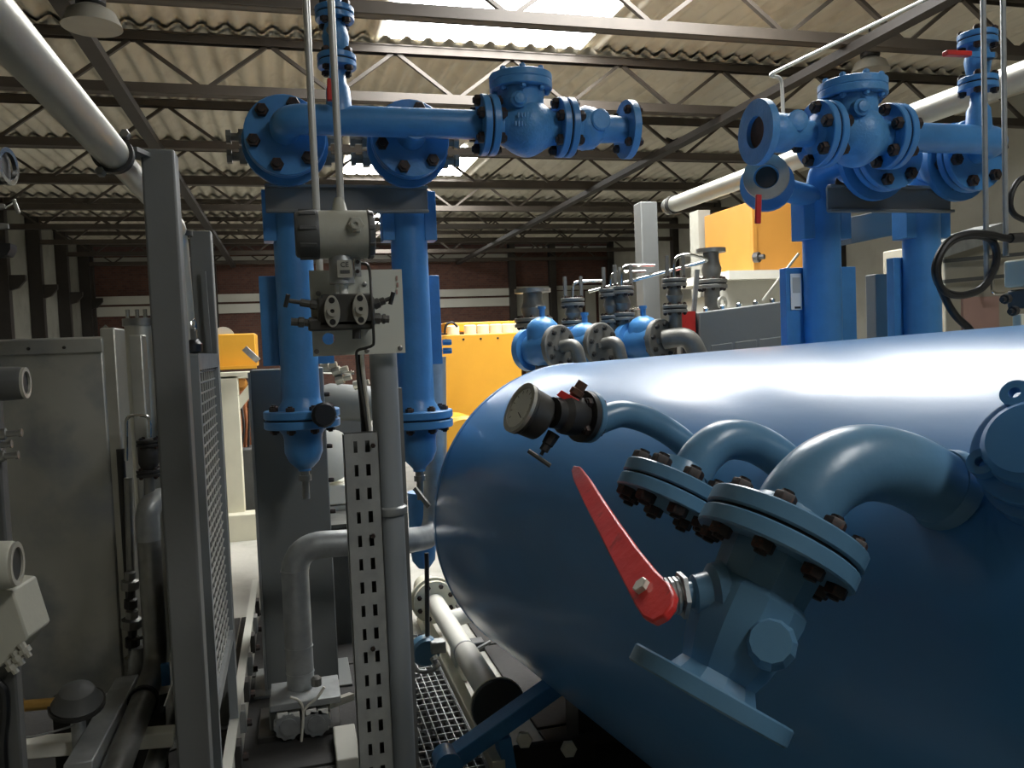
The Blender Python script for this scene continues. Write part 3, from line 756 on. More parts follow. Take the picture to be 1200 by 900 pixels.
# ================================================================== TRANSMITTER STAND (centre)
def text_mesh(name, s, size, m, parent, origin, ux, uy, ext=.0006):
    cu = bpy.data.curves.new(name, 'FONT'); cu.body = s; cu.size = size; cu.extrude = ext; cu.align_x = 'CENTER'; cu.align_y = 'CENTER'
    tmp = bpy.data.objects.new(name + '_tmp', cu); COL.objects.link(tmp)
    dg = bpy.context.evaluated_depsgraph_get(); me = bpy.data.meshes.new_from_object(tmp.evaluated_get(dg)); me.materials.clear(); me.materials.append(MATS[m])
    bpy.data.objects.remove(tmp, do_unlink=True); bpy.data.curves.remove(cu)
    o = bpy.data.objects.new(name, me); COL.objects.link(o); o.parent = parent
    ux, uy = V(ux).normalized(), V(uy).normalized()
    o.matrix_local = Matrix.Translation(V(origin) - WLOC[parent]) @ Matrix((ux, uy, ux.cross(uy))).transposed().to_4x4()
    return o
YT = 2.05
T = lambda u, v, y=YT: P(u, v, y)
kt = mpp(T(450, 450))
xp = T(458, 610).x
post = thing('instrument_post', 'round grey steel post carrying the white transmitter plate', 'post', (xp, YT, 0))
zpt = T(450, 400).z
part('tube', MB().lathe((xp, YT, 0), (0, 0, 1), [(0, .034), (zpt - .004, .034), (zpt, .030)], 28), 'post_grey', post)
part('collar', MB().lathe((xp, YT, T(458, 602).z), (0, 0, 1), [(0, .040), (.004, .042), (.018, .042), (.022, .036)], 28), 'galv', post)
part('foot_plate', MB().box((xp, YT, .008), (.2, .2, .016)), 'post_grey', post, bev=.003)
part('rear_channel', MB().box((xp + .036, YT + .045, T(475, 455).z / 2), (.022, .03, T(475, 455).z)), 'grey_paint', post)
# perforated cable tray
ya = 1.965; x0, x1_ = P(406, 590, ya).x, P(447, 590, ya).x; zt_ = P(420, 508, ya).z
tray = thing('cable_tray', 'perforated pale grey cable tray standing beside the round post', 'cable tray', ((x0 + x1_) / 2, ya, 0))
w = x1_ - x0; xs = [0, .28, .39, .61, .74, 1.0]; pitch, sh = .0565, .028
zs = [0.0]; holes = set(); z = zt_ - .018 - sh; rows = []
while z > .05: rows.append(z); z -= pitch
rows = rows[::-1]
for z in rows: zs += [z, z + sh]
zs.append(zt_)
mb = MB()
for i in range(5):
    for j in range(len(zs) - 1):
        if i in (1, 3) and j % 2 == 1: continue
        xa_, xb_ = x0 + w * xs[i], x0 + w * xs[i + 1]
        n0 = [(xa_, ya, zs[j]), (xb_, ya, zs[j]), (xb_, ya, zs[j + 1]), (xa_, ya, zs[j + 1])]
        mb.add(n0 + [(p[0], ya + .002, p[2]) for p in n0], [(0, 1, 2, 3), (7, 6, 5, 4), (0, 4, 5, 1), (1, 5, 6, 2), (2, 6, 7, 3), (3, 7, 4, 0)])
part('slotted_face', mb, 'galv', tray)
part('back_wall', MB().box(((x0 + x1_) / 2, ya + .039, zt_ / 2), (w, .002, zt_)), 'dark_cap', tray)
for x in (x0 + .001, x1_ - .001): part('side_wall', MB().box((x, ya + .02, zt_ / 2), (.002, .04, zt_)), 'galv', tray)
for v in (522, 628, 760):
    hexbolt(tray, P(437, v, ya - .002), (0, -1, 0), .006, .008, 'bolt')
# white plate with a round opening
pc = T(419.5, 366, 1.985); kp_ = mpp(pc); UX, UZ = V((1, 0, 0)), V((0, 0, 1)); rot = math.radians(.3)
wP, hP = 107 * kp_, 99 * kp_
plate = thing('mounting_plate', 'flat off white square plate bolted behind the transmitter manifold', 'plate', pc - V((0, 0, hP / 2)))
hx, hz = T(385, 397, 1.985).x - pc.x, T(385, 397, 1.985).z - pc.z
part('sheet', MB().slab_hole(pc, UX, UZ, wP, hP, (hx, hz), 7 * kp_, (0, .005, 0)), 'plate_white', plate, sharp=30)
for u, v in ((371, 412), (469, 408), (430, 411), (427, 333), (373, 344)):
    q = T(u, v, 1.985); part('screw', MB().lathe(q, (0, -1, 0), [(0, 3 * kp_), (.002, 3 * kp_), (.003, 2 * kp_)], 10), 'steel', plate)
wr_ = MB()
for i, (u, v) in enumerate(((465, 326), (466, 334), (465, 342))):
    wr_.box(T(u, v, 1.983), (.004, .0012, .011))
part('pen_marks', wr_, 'pinkish', plate)
# transmitter
ty = 1.93; kq = mpp(T(400, 275, ty)); C = T(394, 275, ty)
tm = thing('pressure_transmitter', 'pale grey pressure transmitter with two dark end caps under the conduits', 'transmitter', T(400, 386, ty))
xl, xr = T(345, 276, ty).x, T(438.5, 274, ty).x; R_ = 28 * kq
xa_, xb_ = T(373, 275, ty).x, T(430, 275, ty).x
ax_ = (V((1, 0, 0)) + V((0, -.10, 0))).normalized()
hb = part('housing', MB().lathe(V((xa_, ty, C.z)), (1, 0, 0), [(0, R_ * .99), ((xb_ - xa_) * .5, R_), (xb_ - xa_, R_)], 40), 'beige_case', tm)
def grooved_cap(x, d, L, m):
    o = V((x, ty, C.z)); b = MB(); b.lathe(o, (d, 0, 0), [(0, R_ * 1.0), (.004, R_ * 1.03), (L * .8, R_ * .97), (L * .95, R_ * .92), (L, R_ * .84)], 40)
    c = part('end_cap', b, m, tm)
    for q in range(9):
        a = 2 * PI * q / 9 + .2; e = o + V((d * L * .48, math.cos(a) * R_ * 1.0, math.sin(a) * R_ * 1.0))
        part('grip_rib', MB().bar(e - V((d * L * .36, 0, 0)), e + V((d * L * .34, 0, 0)), .009, .006, up=(0, math.cos(a), math.sin(a))), m, c, bev=.001)
grooved_cap(xa_ + .001, -1, xa_ - xl, 'dark_cap'); grooved_cap(xb_ - .001, 1, xr - xb_, 'dark_cap')
pb = T(414, 268, ty); pb.y = ty - R_ * .95
pl = part('plug', MB().lathe(pb + V((0, .012, 0)), (.05, -1, 0), [(0, 11 * kq), (.014, 10.5 * kq), (.017, 9 * kq), (.026, 8.5 * kq)], 6), 'beige_case', tm, sharp=25)
part('plug_socket', MB().ring(pb + V((0, -.014, 0)), (.05, -1, 0), 5.5 * kq, 2.8 * kq, .004, 16), 'nickel', pl)
part('conduit_gland', MB().lathe(T(398, 252, ty), (0, 0, 1), [(0, 13 * kq), (6 * kq, 9 * kq), (14 * kq, 7 * kq), (20 * kq, 5 * kq)], 16), 'beige_case', tm)
nk = part('neck', MB().lathe(T(401, 333, ty), (0, 0, 1), [(0, 14.5 * kq), (30 * kq, 14 * kq), (36 * kq, 12 * kq)], 28), 'galv', tm)
tg = T(404, 315, ty - .0315)
tp = part('tag_plate', MB().box(tg, (17 * kq, .003, 20 * kq)), 'nickel', nk)
text_mesh('ce_mark', 'CE', 8 * kq, 'ink', tp, tg + V((0, -.002, 4.5 * kq)), (1, 0, 0), (0, 0, 1))
part('tag_print', MB().box(tg + V((0, -.002, -3.5 * kq)), (11 * kq, .001, 4 * kq)), 'dark_cap', tp)
sb = part('side_bracket', MB().box(T(419, 312, ty), (7 * kq, .02, 24 * kq)), 'galv', nk)
for v in (307, 318): hexbolt(sb, T(419, v, ty - .012), (0, -1, 0), 2.6 * kq, .004, 'bolt')
part('stub', MB().cyl(T(403, 346, ty), T(403, 332, ty), 5 * kq, n=14), 'label_white', tm)
part('stub', MB().cyl(T(395, 345, ty), T(395, 333, ty), 3 * kq, n=10), 'label_white', tm)
# manifold with two oval flanges
my = 1.93
mf = thing('valve_manifold', 'dark steel valve manifold with two pale oval flanges below the transmitter', 'manifold', T(406, 388, my))
part('block', MB().box(T(405, 366, my + .02), (66 * kq, .07, 36 * kq)), 'manifold', mf, bev=.006)
part('top_bar', MB().box(T(405, 349, my + .01), (56 * kq, .05, 8 * kq)), 'manifold', mf, bev=.003)
part('bottom_bar', MB().box(T(400, 381, my + .01), (76 * kq, .05, 12 * kq)), 'manifold', mf, bev=.005)
part('bar_bolt', MB().cyl(T(418, 385, my), T(418, 397, my), 5 * kq, n=6), 'dark_steel', mf)
for u, v in ((389, 365), (422, 362.5)):
    c = T(u, v, my - .02); d = MB(); pts = []
    for q in range(28):
        a = 2 * PI * q / 28; pts.append(c + V((math.cos(a) * 9 * kq, 0, math.sin(a) * 18.5 * kq)))
    ov = part('oval_flange', d.prism(pts, (0, -.011, 0)), 'nickel', mf, bev=.001)
    part('centre_port', MB().ring(c + V((0, -.011, 0)), (0, -1, 0), 6 * kq, 2.5 * kq, .007, 18), 'nickel', ov)
    part('port_hole', MB().cyl(c + V((0, -.0105, 0)), c + V((0, -.0125, 0)), 2.5 * kq, n=10), 'dark_cap', ov)
    for dz in (-12.5, 12.5): part('bolt_hole', MB().cyl(c + V((0, -.010, dz * kq)), c + V((0, -.0118, dz * kq)), 3.6 * kq, n=14), 'black', ov)
for (a, b, hz) in (((376, 358), (336, 352), 1), ((438, 357), (459, 349), 1)):
    p0, p1 = T(*a, my), T(*b, my); dd = (p1 - p0).normalized(); Ln = (p1 - p0).length
    st_ = part('needle_stem', MB().lathe(p0, dd, [(0, 6.5 * kq), (Ln * .3, 6 * kq), (Ln * .32, 4.5 * kq), (Ln * .6, 4.5 * kq), (Ln * .62, 2.5 * kq), (Ln, 2.5 * kq)], 8), 'manifold', mf, sharp=20)
    part('tee_handle', MB().cyl(p1 + V((-.004, 0, -.015)), p1 + V((.004, -.006, .013)), 2.6 * kq, n=8), 'dark_steel', st_)
for (a, b) in (((376, 379), (341, 377)), ((438, 373), (456, 374))):
    p0, p1 = T(*a, my), T(*b, my); dd = (p1 - p0).normalized(); Ln = (p1 - p0).length
    part('vent_plug', MB().lathe(p0, dd, [(0, 6.5 * kq), (Ln * .4, 6.5 * kq), (Ln * .42, 4.5 * kq), (Ln * .55, 4.5 * kq), (Ln * .57, 6 * kq), (Ln * .75, 6 * kq), (Ln * .77, 4.5 * kq), (Ln, 4.5 * kq)], 8), 'manifold', mf, sharp=20)
solo('impulse_tube', MB().tube(catmull([T(422, 308, 1.95), T(431, 311, 1.95), T(434, 325, 1.95), T(436, 362, 1.90), T(438, 398, 1.93), T(436, 405, 1.95), T(428, 408, 1.95), T(419, 411, 1.96), T(418, 420, 1.97), T(422, 450, 2.0), T(430, 500, 2.02), T(432, 530, 2.03)], 6), .0035, 8), 'manifold', 'thin dark tube bent across the white plate beside the manifold', 'tube')
solo('cable', MB().tube(catmull([T(424, 412, 2.02), T(426, 440, 2.02), T(431, 480, 2.03), T(436, 530, 2.03)], 6), .005, 8), 'cable_white', 'pale cable dropping from the white plate into the tray', 'cable')
solo('cable', MB().tube(catmull([T(420, 412, 2.03), T(421, 440, 2.03), T(425, 480, 2.03), T(428, 530, 2.03)], 6), .007, 8), 'cable', 'black cable dropping from the white plate into the tray', 'cable')
for u, v, y, lab, vb in ((371, 245, 2.10, 'thin grey conduit hanging left above the transmitter', 348), (399.5, 240, 1.93, 'thin grey conduit entering the top gland of the transmitter', 243)):
    q = P(u, v, y); zb = P(u, vb, y).z
    c = thing('conduit', lab, 'conduit', (q.x, y, zb), 'vertical conduits')
    part('tube', MB().cyl((q.x, y, zb), (q.x, y, ZR - .02), 4.2 * mpp(q), n=12), 'hand_rail', c)

# ================================================================== LEFT POSTS, INSULATED PIPE, GUARD
YA, YB = 2.40, 3.72
xA = P(184, 172, YA).x; zA = P(184, 174, YA).z
sA = 37 * mpp(P(184, 400, YA))
pA = thing('square_post', 'tall grey square steel post carrying the pale pipe, nearest at left', 'post', (xA, YA + sA / 2, 0), 'square pipe posts')
part('tube', MB().box((xA, YA + sA / 2, zA / 2), (sA, sA, zA)), 'grey_paint', pA, bev=.007)
part('foot_plate', MB().box((xA, YA + sA / 2, .008), (.12, .16, .016)), 'grey_paint', pA, bev=.003)
xB = P(234, 270, YB).x; zB_ = P(234, 270, YB).z; sB = 24 * mpp(P(234, 400, YB))
pB = thing('square_post', 'grey square steel post behind the nearer one beside the mesh guard', 'post', (xB, YB + sB / 2, 0), 'square pipe posts')
part('tube', MB().box((xB, YB + sB / 2, zB_ / 2), (sB, sB, zB_)), 'grey_paint', pB, bev=.006)
part('foot_plate', MB().box((xB, YB + sB / 2, .008), (.11, .16, .016)), 'grey_paint', pB, bev=.003)
rail = part('side_rail', MB().bar(P(238, 318, YB - .02), P(246, 420, YB - .02), .02, .03), 'grey_paint', pB)
pp = P(141, 190, YA)
X0, Z0 = pp.x, pp.z
ip = thing('insulated_pipe', 'fat pale metal clad pipe running under the roof at upper left', 'pipe', (X0, 2.4, Z0 - .06), 'pale overhead pipes')
part('clad_pipe', MB().tube([(X0 - .012, -1.2, Z0 + .02), (X0 - .006, .9, Z0 + .01), (X0, 2.30, Z0)], .041, 28), 'alu', ip)
zlow = P(219, 400, 3.58).z
xel = P(214, 300, 3.58).x
part('bare_pipe', MB().tube(bend([(X0, 2.28, Z0), (X0, 3.58, Z0 - .0), (xel, 3.58, zlow)], .11, 8), .034, 24), 'alu', ip)
cl = part('clamp', MB().ring((X0, 2.29, Z0), (0, 1, 0), .050, .034, .03, 28), 'dark_steel', ip)
for sx, sz in ((.6, .8), (-.5, -.85)):
    hexbolt(cl, (X0 + sx * .058, 2.305, Z0 + sz * .058), (0, -1, 0), .012, .03, 'steel')
part('clamp_arm', MB().bar((X0 + .03, 2.34, Z0 + .02), (xA - sA / 2 + .01, YA + .03, Z0 + .02), .05, .012), 'grey_paint', ip)
part('clamp', MB().ring((xel, 3.57, P(213, 292, 3.58).z + .05), (0, 0, 1), .045, .03, .02, 24), 'dark_steel', ip)
rl = P(223, 392, 3.58)
rg = thing('relief_fitting', 'small chrome and black fitting on the pale downpipe between the posts', 'fitting', rl - V((0, 0, .1)))
part('body', MB().box(rl, (.05, .06, .05)), 'steel', rg, bev=.004)
part('cap', MB().lathe(rl + V((0, 0, .02)), (0, 0, 1), [(0, .03), (.03, .03), (.05, .018)], 12), 'chrome', rg)
part('knob', MB().lathe(rl - V((0, 0, .02)), (0, 0, -1), [(0, .03), (.02, .045), (.05, .045), (.06, .02)], 12), 'black', rg)
part('downpipe', MB().cyl(rl - V((.01, 0, .05)), V((rl.x, rl.y, 0.0)), .03, n=16), 'alu', rg)

# mesh guard panel
gx = xB + sB / 2 + .02
gy0, gy1 = gx / -.107, gx / -.085
gzt, gzb = P(245, 416, gy0 + .3).z, P(250, 775, gy0 + .4).z
gu = thing('mesh_guard', 'wire mesh guard panel with pale frame beside the rear post', 'guard', (gx, (gy0 + gy1) / 2, 0))
part('frame', MB().bar((gx, gy0, .228), (gx, gy0, gzt), .03, .03), 'post_grey', gu)
part('frame', MB().bar((gx, gy1, .228), (gx, gy1, gzt), .03, .03), 'post_grey', gu)
part('frame', MB().bar((gx, gy0, gzt - .02), (gx, gy1, gzt - .02), .03, .05), 'galv', gu)
part('frame', MB().bar((gx, gy0, gzb), (gx, gy1, gzb), .03, .04), 'galv', gu)
wm = MB(); z = gzb
while z < gzt - .04:
    wm.bar((gx, gy0, z), (gx, gy1, z + .0), .005); z += .034
y = gy0
while y < gy1:
    wm.bar((gx, y, gzb), (gx, y, gzt - .03), .0035); y += .075
o = part('wire_mesh', wm, 'hand_rail', gu); o['kind'] = 'stuff'
dk = thing('machine_panel', 'dark grey machine panel beside the foot of the mesh guard', 'panel', (gx - .14, 3.0, 0))
part('sheet', MB().box((gx - .075, 2.98, .47), (.03, .7, .94)), 'dark_cap', dk, bev=.004)
part('edge', MB().box((gx - .075, 2.62, .47), (.05, .03, .94)), 'galv', dk)
part('top_trim', MB().box((gx - .075, 2.98, .95), (.05, .74, .02)), 'galv', dk)
# pale base rails along the walkway with clamps and bolts
for xr_, lab_ in ((gx, 'pale machine base rail along the left of the walkway'),):
    br_ = thing('base_rail', lab_, 'rail', (xr_, 4.0, 0), 'base rails')
    part('web', MB().box((xr_, 3.75, .11), (.025, 3.1, .22)), 'band', br_, bev=.003)
    part('lip', MB().box((xr_, 3.75, .22), (.035, 3.1, .014)), 'band', br_)
    for i in range(9):
        yy = 2.5 + i * .3
        part('clamp_block', MB().box((xr_ + .02, yy, .17), (.03, .07, .09)), 'galv' if i % 2 else 'dark_steel', br_, bev=.003)
        hexbolt(br_, (xr_ + .03, yy + .12, .1), (1, 0, 0), .016, .02, 'bolt')

gpn = thing('gauge_panel', 'narrow pale gauge panel seen between the two grey posts', 'cabinet', (P(222, 500, 4.3).x, 4.3, 0))
zg = P(222, 415, 4.3).z
part('sheet', MB().box((P(222, 500, 4.3).x - .06, 4.32, zg / 2), (.34, .03, zg)), 'band', gpn)  # the gauge panel is one thin upright sheet, no cabinet body
for v, m_ in ((455, 'dark_cap'), (545, 'black')):
    q = P(219, v, 4.29); part('dial', MB().lathe(q, (0, -1, 0), [(0, .09), (.03, .09), (.035, .08)], 24), m_, gpn)
part('cross_bar', MB().box(P(219, 440, 4.27), (.18, .02, .03)), 'galv', gpn)
part('red_mark', MB().box(P(228, 548, 4.29), (.012, .01, .07)), 'red', gpn)

# ================================================================== STAINLESS CABINET AND PIPEWORK (left)
YB1 = 3.15
xr1 = P(133, 600, YB1).x; zt1 = P(60, 396, YB1).z; zb1 = P(60, 822, YB1).z
cb_ = thing('stainless_cabinet', 'large dull stainless steel cabinet at the left edge', 'cabinet', (xr1 - .6, YB1 + .2, zb1))
part('body', MB().box((xr1 - .62, YB1 + .15, (zt1 + zb1) / 2), (1.24, .3, zt1 - zb1)), 'stainless', cb_, bev=.008)
part('top_lip', MB().box((xr1 - .62, YB1 - .006, zt1 - .03), (1.24, .012, .05)), 'stainless', cb_, bev=.003)
for i in range(6): hexbolt(cb_, (xr1 - .12 - i * .11, YB1 - .012, zt1 - .035), (0, -1, 0), .006, .006, 'dark_steel')
fl1 = part('corner_flashing', MB().box((xr1 + .015, YB1 + .10, (zt1 + zb1) / 2 + .02), (.05, .18, zt1 - zb1 + .02)), 'alu', cb_, bev=.006)
part('corner_flashing', MB().box((xr1 + .06, YB1 + .32, (zt1 + zb1) / 2 + .01), (.05, .10, zt1 - zb1)), 'alu', cb_, bev=.006)
part('hinge_pin', MB().cyl((xr1 + .035, YB1 + .0, zb1 + .1), (xr1 + .035, YB1 + .0, zt1 - .4), .014, n=12), 'dark_steel', fl1)
part('latch', MB().bar(P(121, 383, YB1 + .05), P(134, 394, YB1 + .05), .012, .02), 'chrome', cb_)
part('base_leg', MB().box((xr1 - .2, YB1 + .15, zb1 / 2), (.1, .2, zb1)), 'dark_steel', cb_)
part('base_leg', MB().box((xr1 - 1.0, YB1 + .15, zb1 / 2), (.1, .2, zb1)), 'dark_steel', cb_)
# tall stainless filter column
yc = 3.62; xc = P(169, 480, yc).x; ztp = P(166, 376, yc).z
fc = thing('filter_column', 'tall slim stainless cylinder between cabinet and nearest post', 'cylinder', (xc, yc, 0))
part('tube', MB().lathe((xc, yc, .25), (0, 0, 1), [(0, .055), (ztp - .25, .055)], 28), 'alu', fc)
part('top_flange', MB().lathe((xc, yc, ztp - .02), (0, 0, 1), [(0, .062), (.03, .062)], 28), 'steel', fc)
for dx in (-.035, .0, .03): part('top_stud', MB().cyl((xc + dx, yc - .03, ztp), (xc + dx, yc - .03, ztp + .045), .008, n=8), 'chrome', fc)
part('side_tube', MB().cyl((xc + .075, yc - .02, .4), (xc + .075, yc - .02, ztp - .05), .012, n=10), 'alu', fc)
part('foot', MB().lathe((xc, yc, 0), (0, 0, 1), [(0, .08), (.02, .08), (.02, .03), (.26, .03)], 16), 'dark_steel', fc)
# small flanged valve with bent chrome tube
yv = 3.05; q = P(174, 540, yv)
fv = thing('stop_valve', 'dark flanged stop valve with bent chrome tube left of the nearest post', 'valve', q - V((0, 0, .12)))
for v in (519, 554):
    qq = P(175, v, yv); flange_pair(fv, qq, (0, 0, 1), .042, .010, 4, .007, m='dark_steel', gap=.004)
part('body', MB().lathe(P(175, 552, yv), (0, 0, 1), [(0, .022), (.03, .034), (.08, .034), (.11, .022)], 16), 'dark_steel', fv)
part('chrome_tube', MB().tube(bend([P(148, 540, yv), P(148, 487, yv), P(175, 487, yv), P(176, 512, yv)], .025), .006, 10), 'chrome', fv)
part('lower_stub', MB().cyl(P(175, 556, yv), P(175, 598, yv), .018, n=12), 'steel', fv)
# vertical pipe and the sloping pipe at its foot
yp = 3.02; xpv = P(178, 690, yp).x; zt2 = P(178, 592, yp).z; zb2 = P(184, 778, yp).z
rp_ = thing('process_pipe', 'dull steel pipe with elbow dropping beside the nearest post', 'pipe', (xpv, yp, zb2), 'steel process pipes')
part('riser', MB().tube(bend([(xpv, yp, zt2 - .1), (xpv, yp, zb2), (xpv, yp - .35, zb2 - .02), (xpv + .0, 1.7, zb2 - .04)], .09, 8), .038, 20), 'steel', rp_)
part('elbow_cover', MB().tube(bend([(xpv, yp, zt2 - .12), (xpv, yp, zt2 + .01), (xpv + .12, yp + .16, zt2 + .01)], .08), .040, 20), 'galv', rp_)
part('clamp', MB().ring((xpv, yp - .28, zb2 - .016), (0, 1, 0), .046, .036, .02, 20), 'black', rp_)
part('second_pipe', MB().tube([(xpv + .055, yp + .3, zb2 - .12), (xpv + .055, 1.7, zb2 - .16)], .03, 14), 'steel', rp_)
part('blue_tag', MB().box(P(194, 790, yp - .15), (.025, .02, .07)), 'blue', rp_)
part('pipe_stand', MB().box((xpv + .02, yp - .28, (zb2 - .05) / 2), (.08, .05, zb2 - .05)), 'dark_steel', rp_)
vv = thing('control_fitting', 'dark pipe fittings between the cabinet and the steel riser', 'fitting', P(152, 770, 3.12), None)
for i, (v, r) in enumerate(((690, .03), (712, .022), (735, .035), (757, .025), (780, .03))):
    q = P(152 + i, v, 3.10); part('fitting', MB().lathe(q, (.1, -.1, 1), [(0, r), (.03, r), (.035, r * .6), (.06, r * .6)], 8), 'dark_steel' if i % 2 else 'steel', vv, sharp=20)
part('tube', MB().cyl(P(150, 560, 3.12), P(157, 790, 3.12), .014, n=10), 'steel', vv)
part('tee_bar', MB().cyl(P(148, 752, 3.08), P(172, 746, 3.08), .006, n=8), 'dark_steel', vv)
part('flask', MB().lathe(P(163, 795, 3.08), (0, 0, 1), [(0, .03), (.01, .034), (.07, .032), (.10, .02), (.11, .02)], 16), 'galv', vv)
part('foot', MB().cyl(P(157, 790, 3.12), V((P(157, 790, 3.12).x, 3.12, 0)), .02, n=10), 'dark_steel', vv)
# floor channel, dome valve and brass pipe bottom left
solo('floor_channel', MB().bar(P(8, 878, 2.6), P(205, 862, 2.6), .06, .045), 'white_paint', 'pale painted channel lying low under the stainless cabinet', 'beam', bev=.004)
solo('cross_channel', MB().bar(P(150, 800, 3.0), P(92, 905, 2.3), .07, .05), 'galv', 'grey sloping channel between cabinet foot and floor channel', 'beam', bev=.004)
dv = P(90, 822, 2.55)
dt = thing('dome_valve', 'dark domed valve on a steel stem below the stainless cabinet', 'valve', (dv.x, dv.y, 0))
part('dome', MB().lathe(dv - V((0, 0, .03)), (.1, -.3, 1), [(0, .03), (.02, .062), (.035, .068), (.045, .06), (.075, .045), (.09, .02), (.093, 0)], 24), 'dark_cap', dt)
part('rim', MB().ring(dv - V((0, 0, .012)), (.1, -.3, 1), .074, .05, .012, 28), 'dark_steel', dt)
part('stem', MB().lathe((dv.x, dv.y, .0), (0, 0, 1), [(0, .035), (.12, .035), (.13, .02), (dv.z - .02, .02)], 12), 'galv', dt)
bp_ = part('brass_pipe', MB().tube([P(18, 828, 2.55), P(66, 824, 2.55)], .016, 14), 'brass', dt)
part('brass_nut', MB().lathe(P(18, 828, 2.55), (P(66, 824, 2.55) - P(18, 828, 2.55)), [(0, .02), (.02, .02)], 6), 'brass', bp_)
part('wire', MB().tube(catmull([P(5, 858, 2.5), P(30, 864, 2.5), P(60, 858, 2.5), P(88, 850, 2.5)], 5), .003, 6), 'galv', dt)

# ================================================================== INSTRUMENTS CUT BY THE LEFT EDGE
ye = 1.35; E_ = lambda u, v, y=ye: P(u, v, y); ke = mpp(E_(0, 450))
ps = thing('instrument_post', 'dark instrument post at the very left edge', 'post', (E_(-8, 600).x, ye, 0))
part('tube', MB().box((E_(-9, 600).x, ye + .02, E_(-9, 170).z / 2), (.028, .028, E_(-9, 170).z)), 'dark_cap', ps, bev=.003)
def edge_transmitter(label, v, R, x1, capw, m1, m2, nm='pressure_transmitter', vis=True):
    c = E_(-30, v); q = E_(x1, v - 1); t = thing(nm, label, 'transmitter', c - V((0, 0, R)), 'transmitters at the left edge')
    xa, xb = c.x - .06, q.x
    part('housing', MB().lathe((xa, ye - .02, c.z), (1, 0, 0), [(0, R), (xb - xa - capw, R)], 32), m1, t)
    part('end_cap', MB().lathe((xb - capw, ye - .02, c.z), (1, 0, 0), [(0, R * 1.02), (.004, R * 1.06), (capw * .9, R * 1.0), (capw, R * .95)], 32), m2, t)
    part('window_ring', MB().ring((xb, ye - .02, c.z), (1, 0, 0), R * .95, R * .72, .004, 32), 'nickel', t)
    part('window', MB().lathe((xb - .001, ye - .02, c.z), (1, 0, 0), [(0, R * .73), (.002, R * .73)], 24), 'black', t)
edge_transmitter('upper cut off transmitter with dark end cap at the left edge', 451, 19 * ke, 33, .042, 'beige_case', 'dark_cap')
edge_transmitter('lower cut off transmitter with beige end cap at the left edge', 662, 27 * ke, 23, .03, 'beige_case', 'beige_case')
ht = thing('hanging_transmitter', 'dark cylinder with bright ring high at the left edge', 'transmitter', E_(0, 218))
c = E_(4, 195); part('housing', MB().lathe(c - V((.06, 0, 0)), (1, 0, 0), [(0, .026), (.062, .026)], 28), 'black', ht)
part('bright_ring', MB().ring(c + V((.002, 0, 0)), (1, -.2, 0), .027, .020, .006, 28), 'chrome', ht)
mk_ = thing('edge_manifold', 'small chrome needle valves sticking out at the left edge', 'valve', E_(2, 545))
for v, L in ((509, 24), (522, 12), (535, 20)):
    p0, p1 = E_(-12, v + 1), E_(2 + L, v - 2); dd = (p1 - p0).normalized(); Ln = (p1 - p0).length
    part('needle', MB().lathe(p0, dd, [(0, 7 * ke), (Ln * .5, 7 * ke), (Ln * .52, 4 * ke), (Ln * .9, 3.5 * ke), (Ln * .9, 5 * ke), (Ln, 5 * ke)], 10), 'steel', mk_, sharp=20)
mk2 = thing('edge_manifold', 'tiny steel needle stems high at the left edge', 'valve', E_(0, 275))
for v, L in ((243, 6), (266, 10)):
    p0, p1 = E_(-12, v), E_(L, v - 1); part('needle', MB().lathe(p0, p1 - p0, [(0, 4 * ke), ((p1 - p0).length * .6, 4 * ke), ((p1 - p0).length, 3 * ke)], 8), 'steel', mk2)
part('tee_handle', MB().cyl(E_(16, 234), E_(22, 250), .003, n=8), 'chrome', mk2)
part('stem', MB().cyl(E_(6, 243), E_(18, 236), .002, n=6), 'chrome', mk2)
solo('bracket', MB().prism([E_(-8, 285), E_(12, 285), E_(12, 292), E_(8, 299), E_(-8, 300)], (0, .03, 0)), 'black', 'small black bracket at the left edge below the needle stems', 'bracket')
jb = thing('junction_box', 'tilted pale grey junction box with cable glands at the left edge', 'box', E_(0, 790))
bx_ = [E_(-25, 688), E_(15, 692), E_(33, 748), E_(10, 775), E_(-25, 800)]
part('case', MB().prism(bx_, (.01, .08, 0)), 'beige_case', jb, bev=.003)
for u, v in ((13, 779), (20, 769), (28, 760)):
    part('cable_gland', MB().lathe(E_(u - 4, v - 6), E_(u + 4, v + 6) - E_(u - 4, v - 6), [(0, .006), (.008, .006), (.008, .009), (.016, .009), (.016, .005), (.024, .005)], 8), 'nickel', jb, sharp=20)
solo('cable', MB().tube(catmull([E_(-5, 800), E_(4, 812), E_(5, 840), E_(2, 870), E_(4, 910)], 5), .008, 10), 'cable', 'black cable hanging below the tilted junction box', 'cable')

# ================================================================== LOW PIPEWORK BETWEEN VESSELS AND TANK
# grey bent pipe
gp = thing('bent_pipe', 'fat grey pipe bending down in front of the broad column', 'pipe', (P(352, 800, 3.6).x, 3.6, P(352, 812, 3.6).z))
pts = [P(509, 418, 4.05), P(510, 560, 4.05), P(506, 622, 4.0), P(478, 634, 3.75), P(440, 634, 3.62)]
c1 = P(344, 640, 3.62); c1.y = 3.62
part('pipe', MB().tube(catmull(pts[:4], 6) + bend([pts[4], c1, V((c1.x, 3.62, P(352, 812, 3.62).z))], .13, 9), .058, 22), 'galv', gp)
for v in (668, 758, 788):
    part('weld_ring', MB().ring(V((c1.x, 3.62, P(352, v, 3.62).z)), (0, 0, 1), .0605, .05, .006, 22), 'galv', gp)
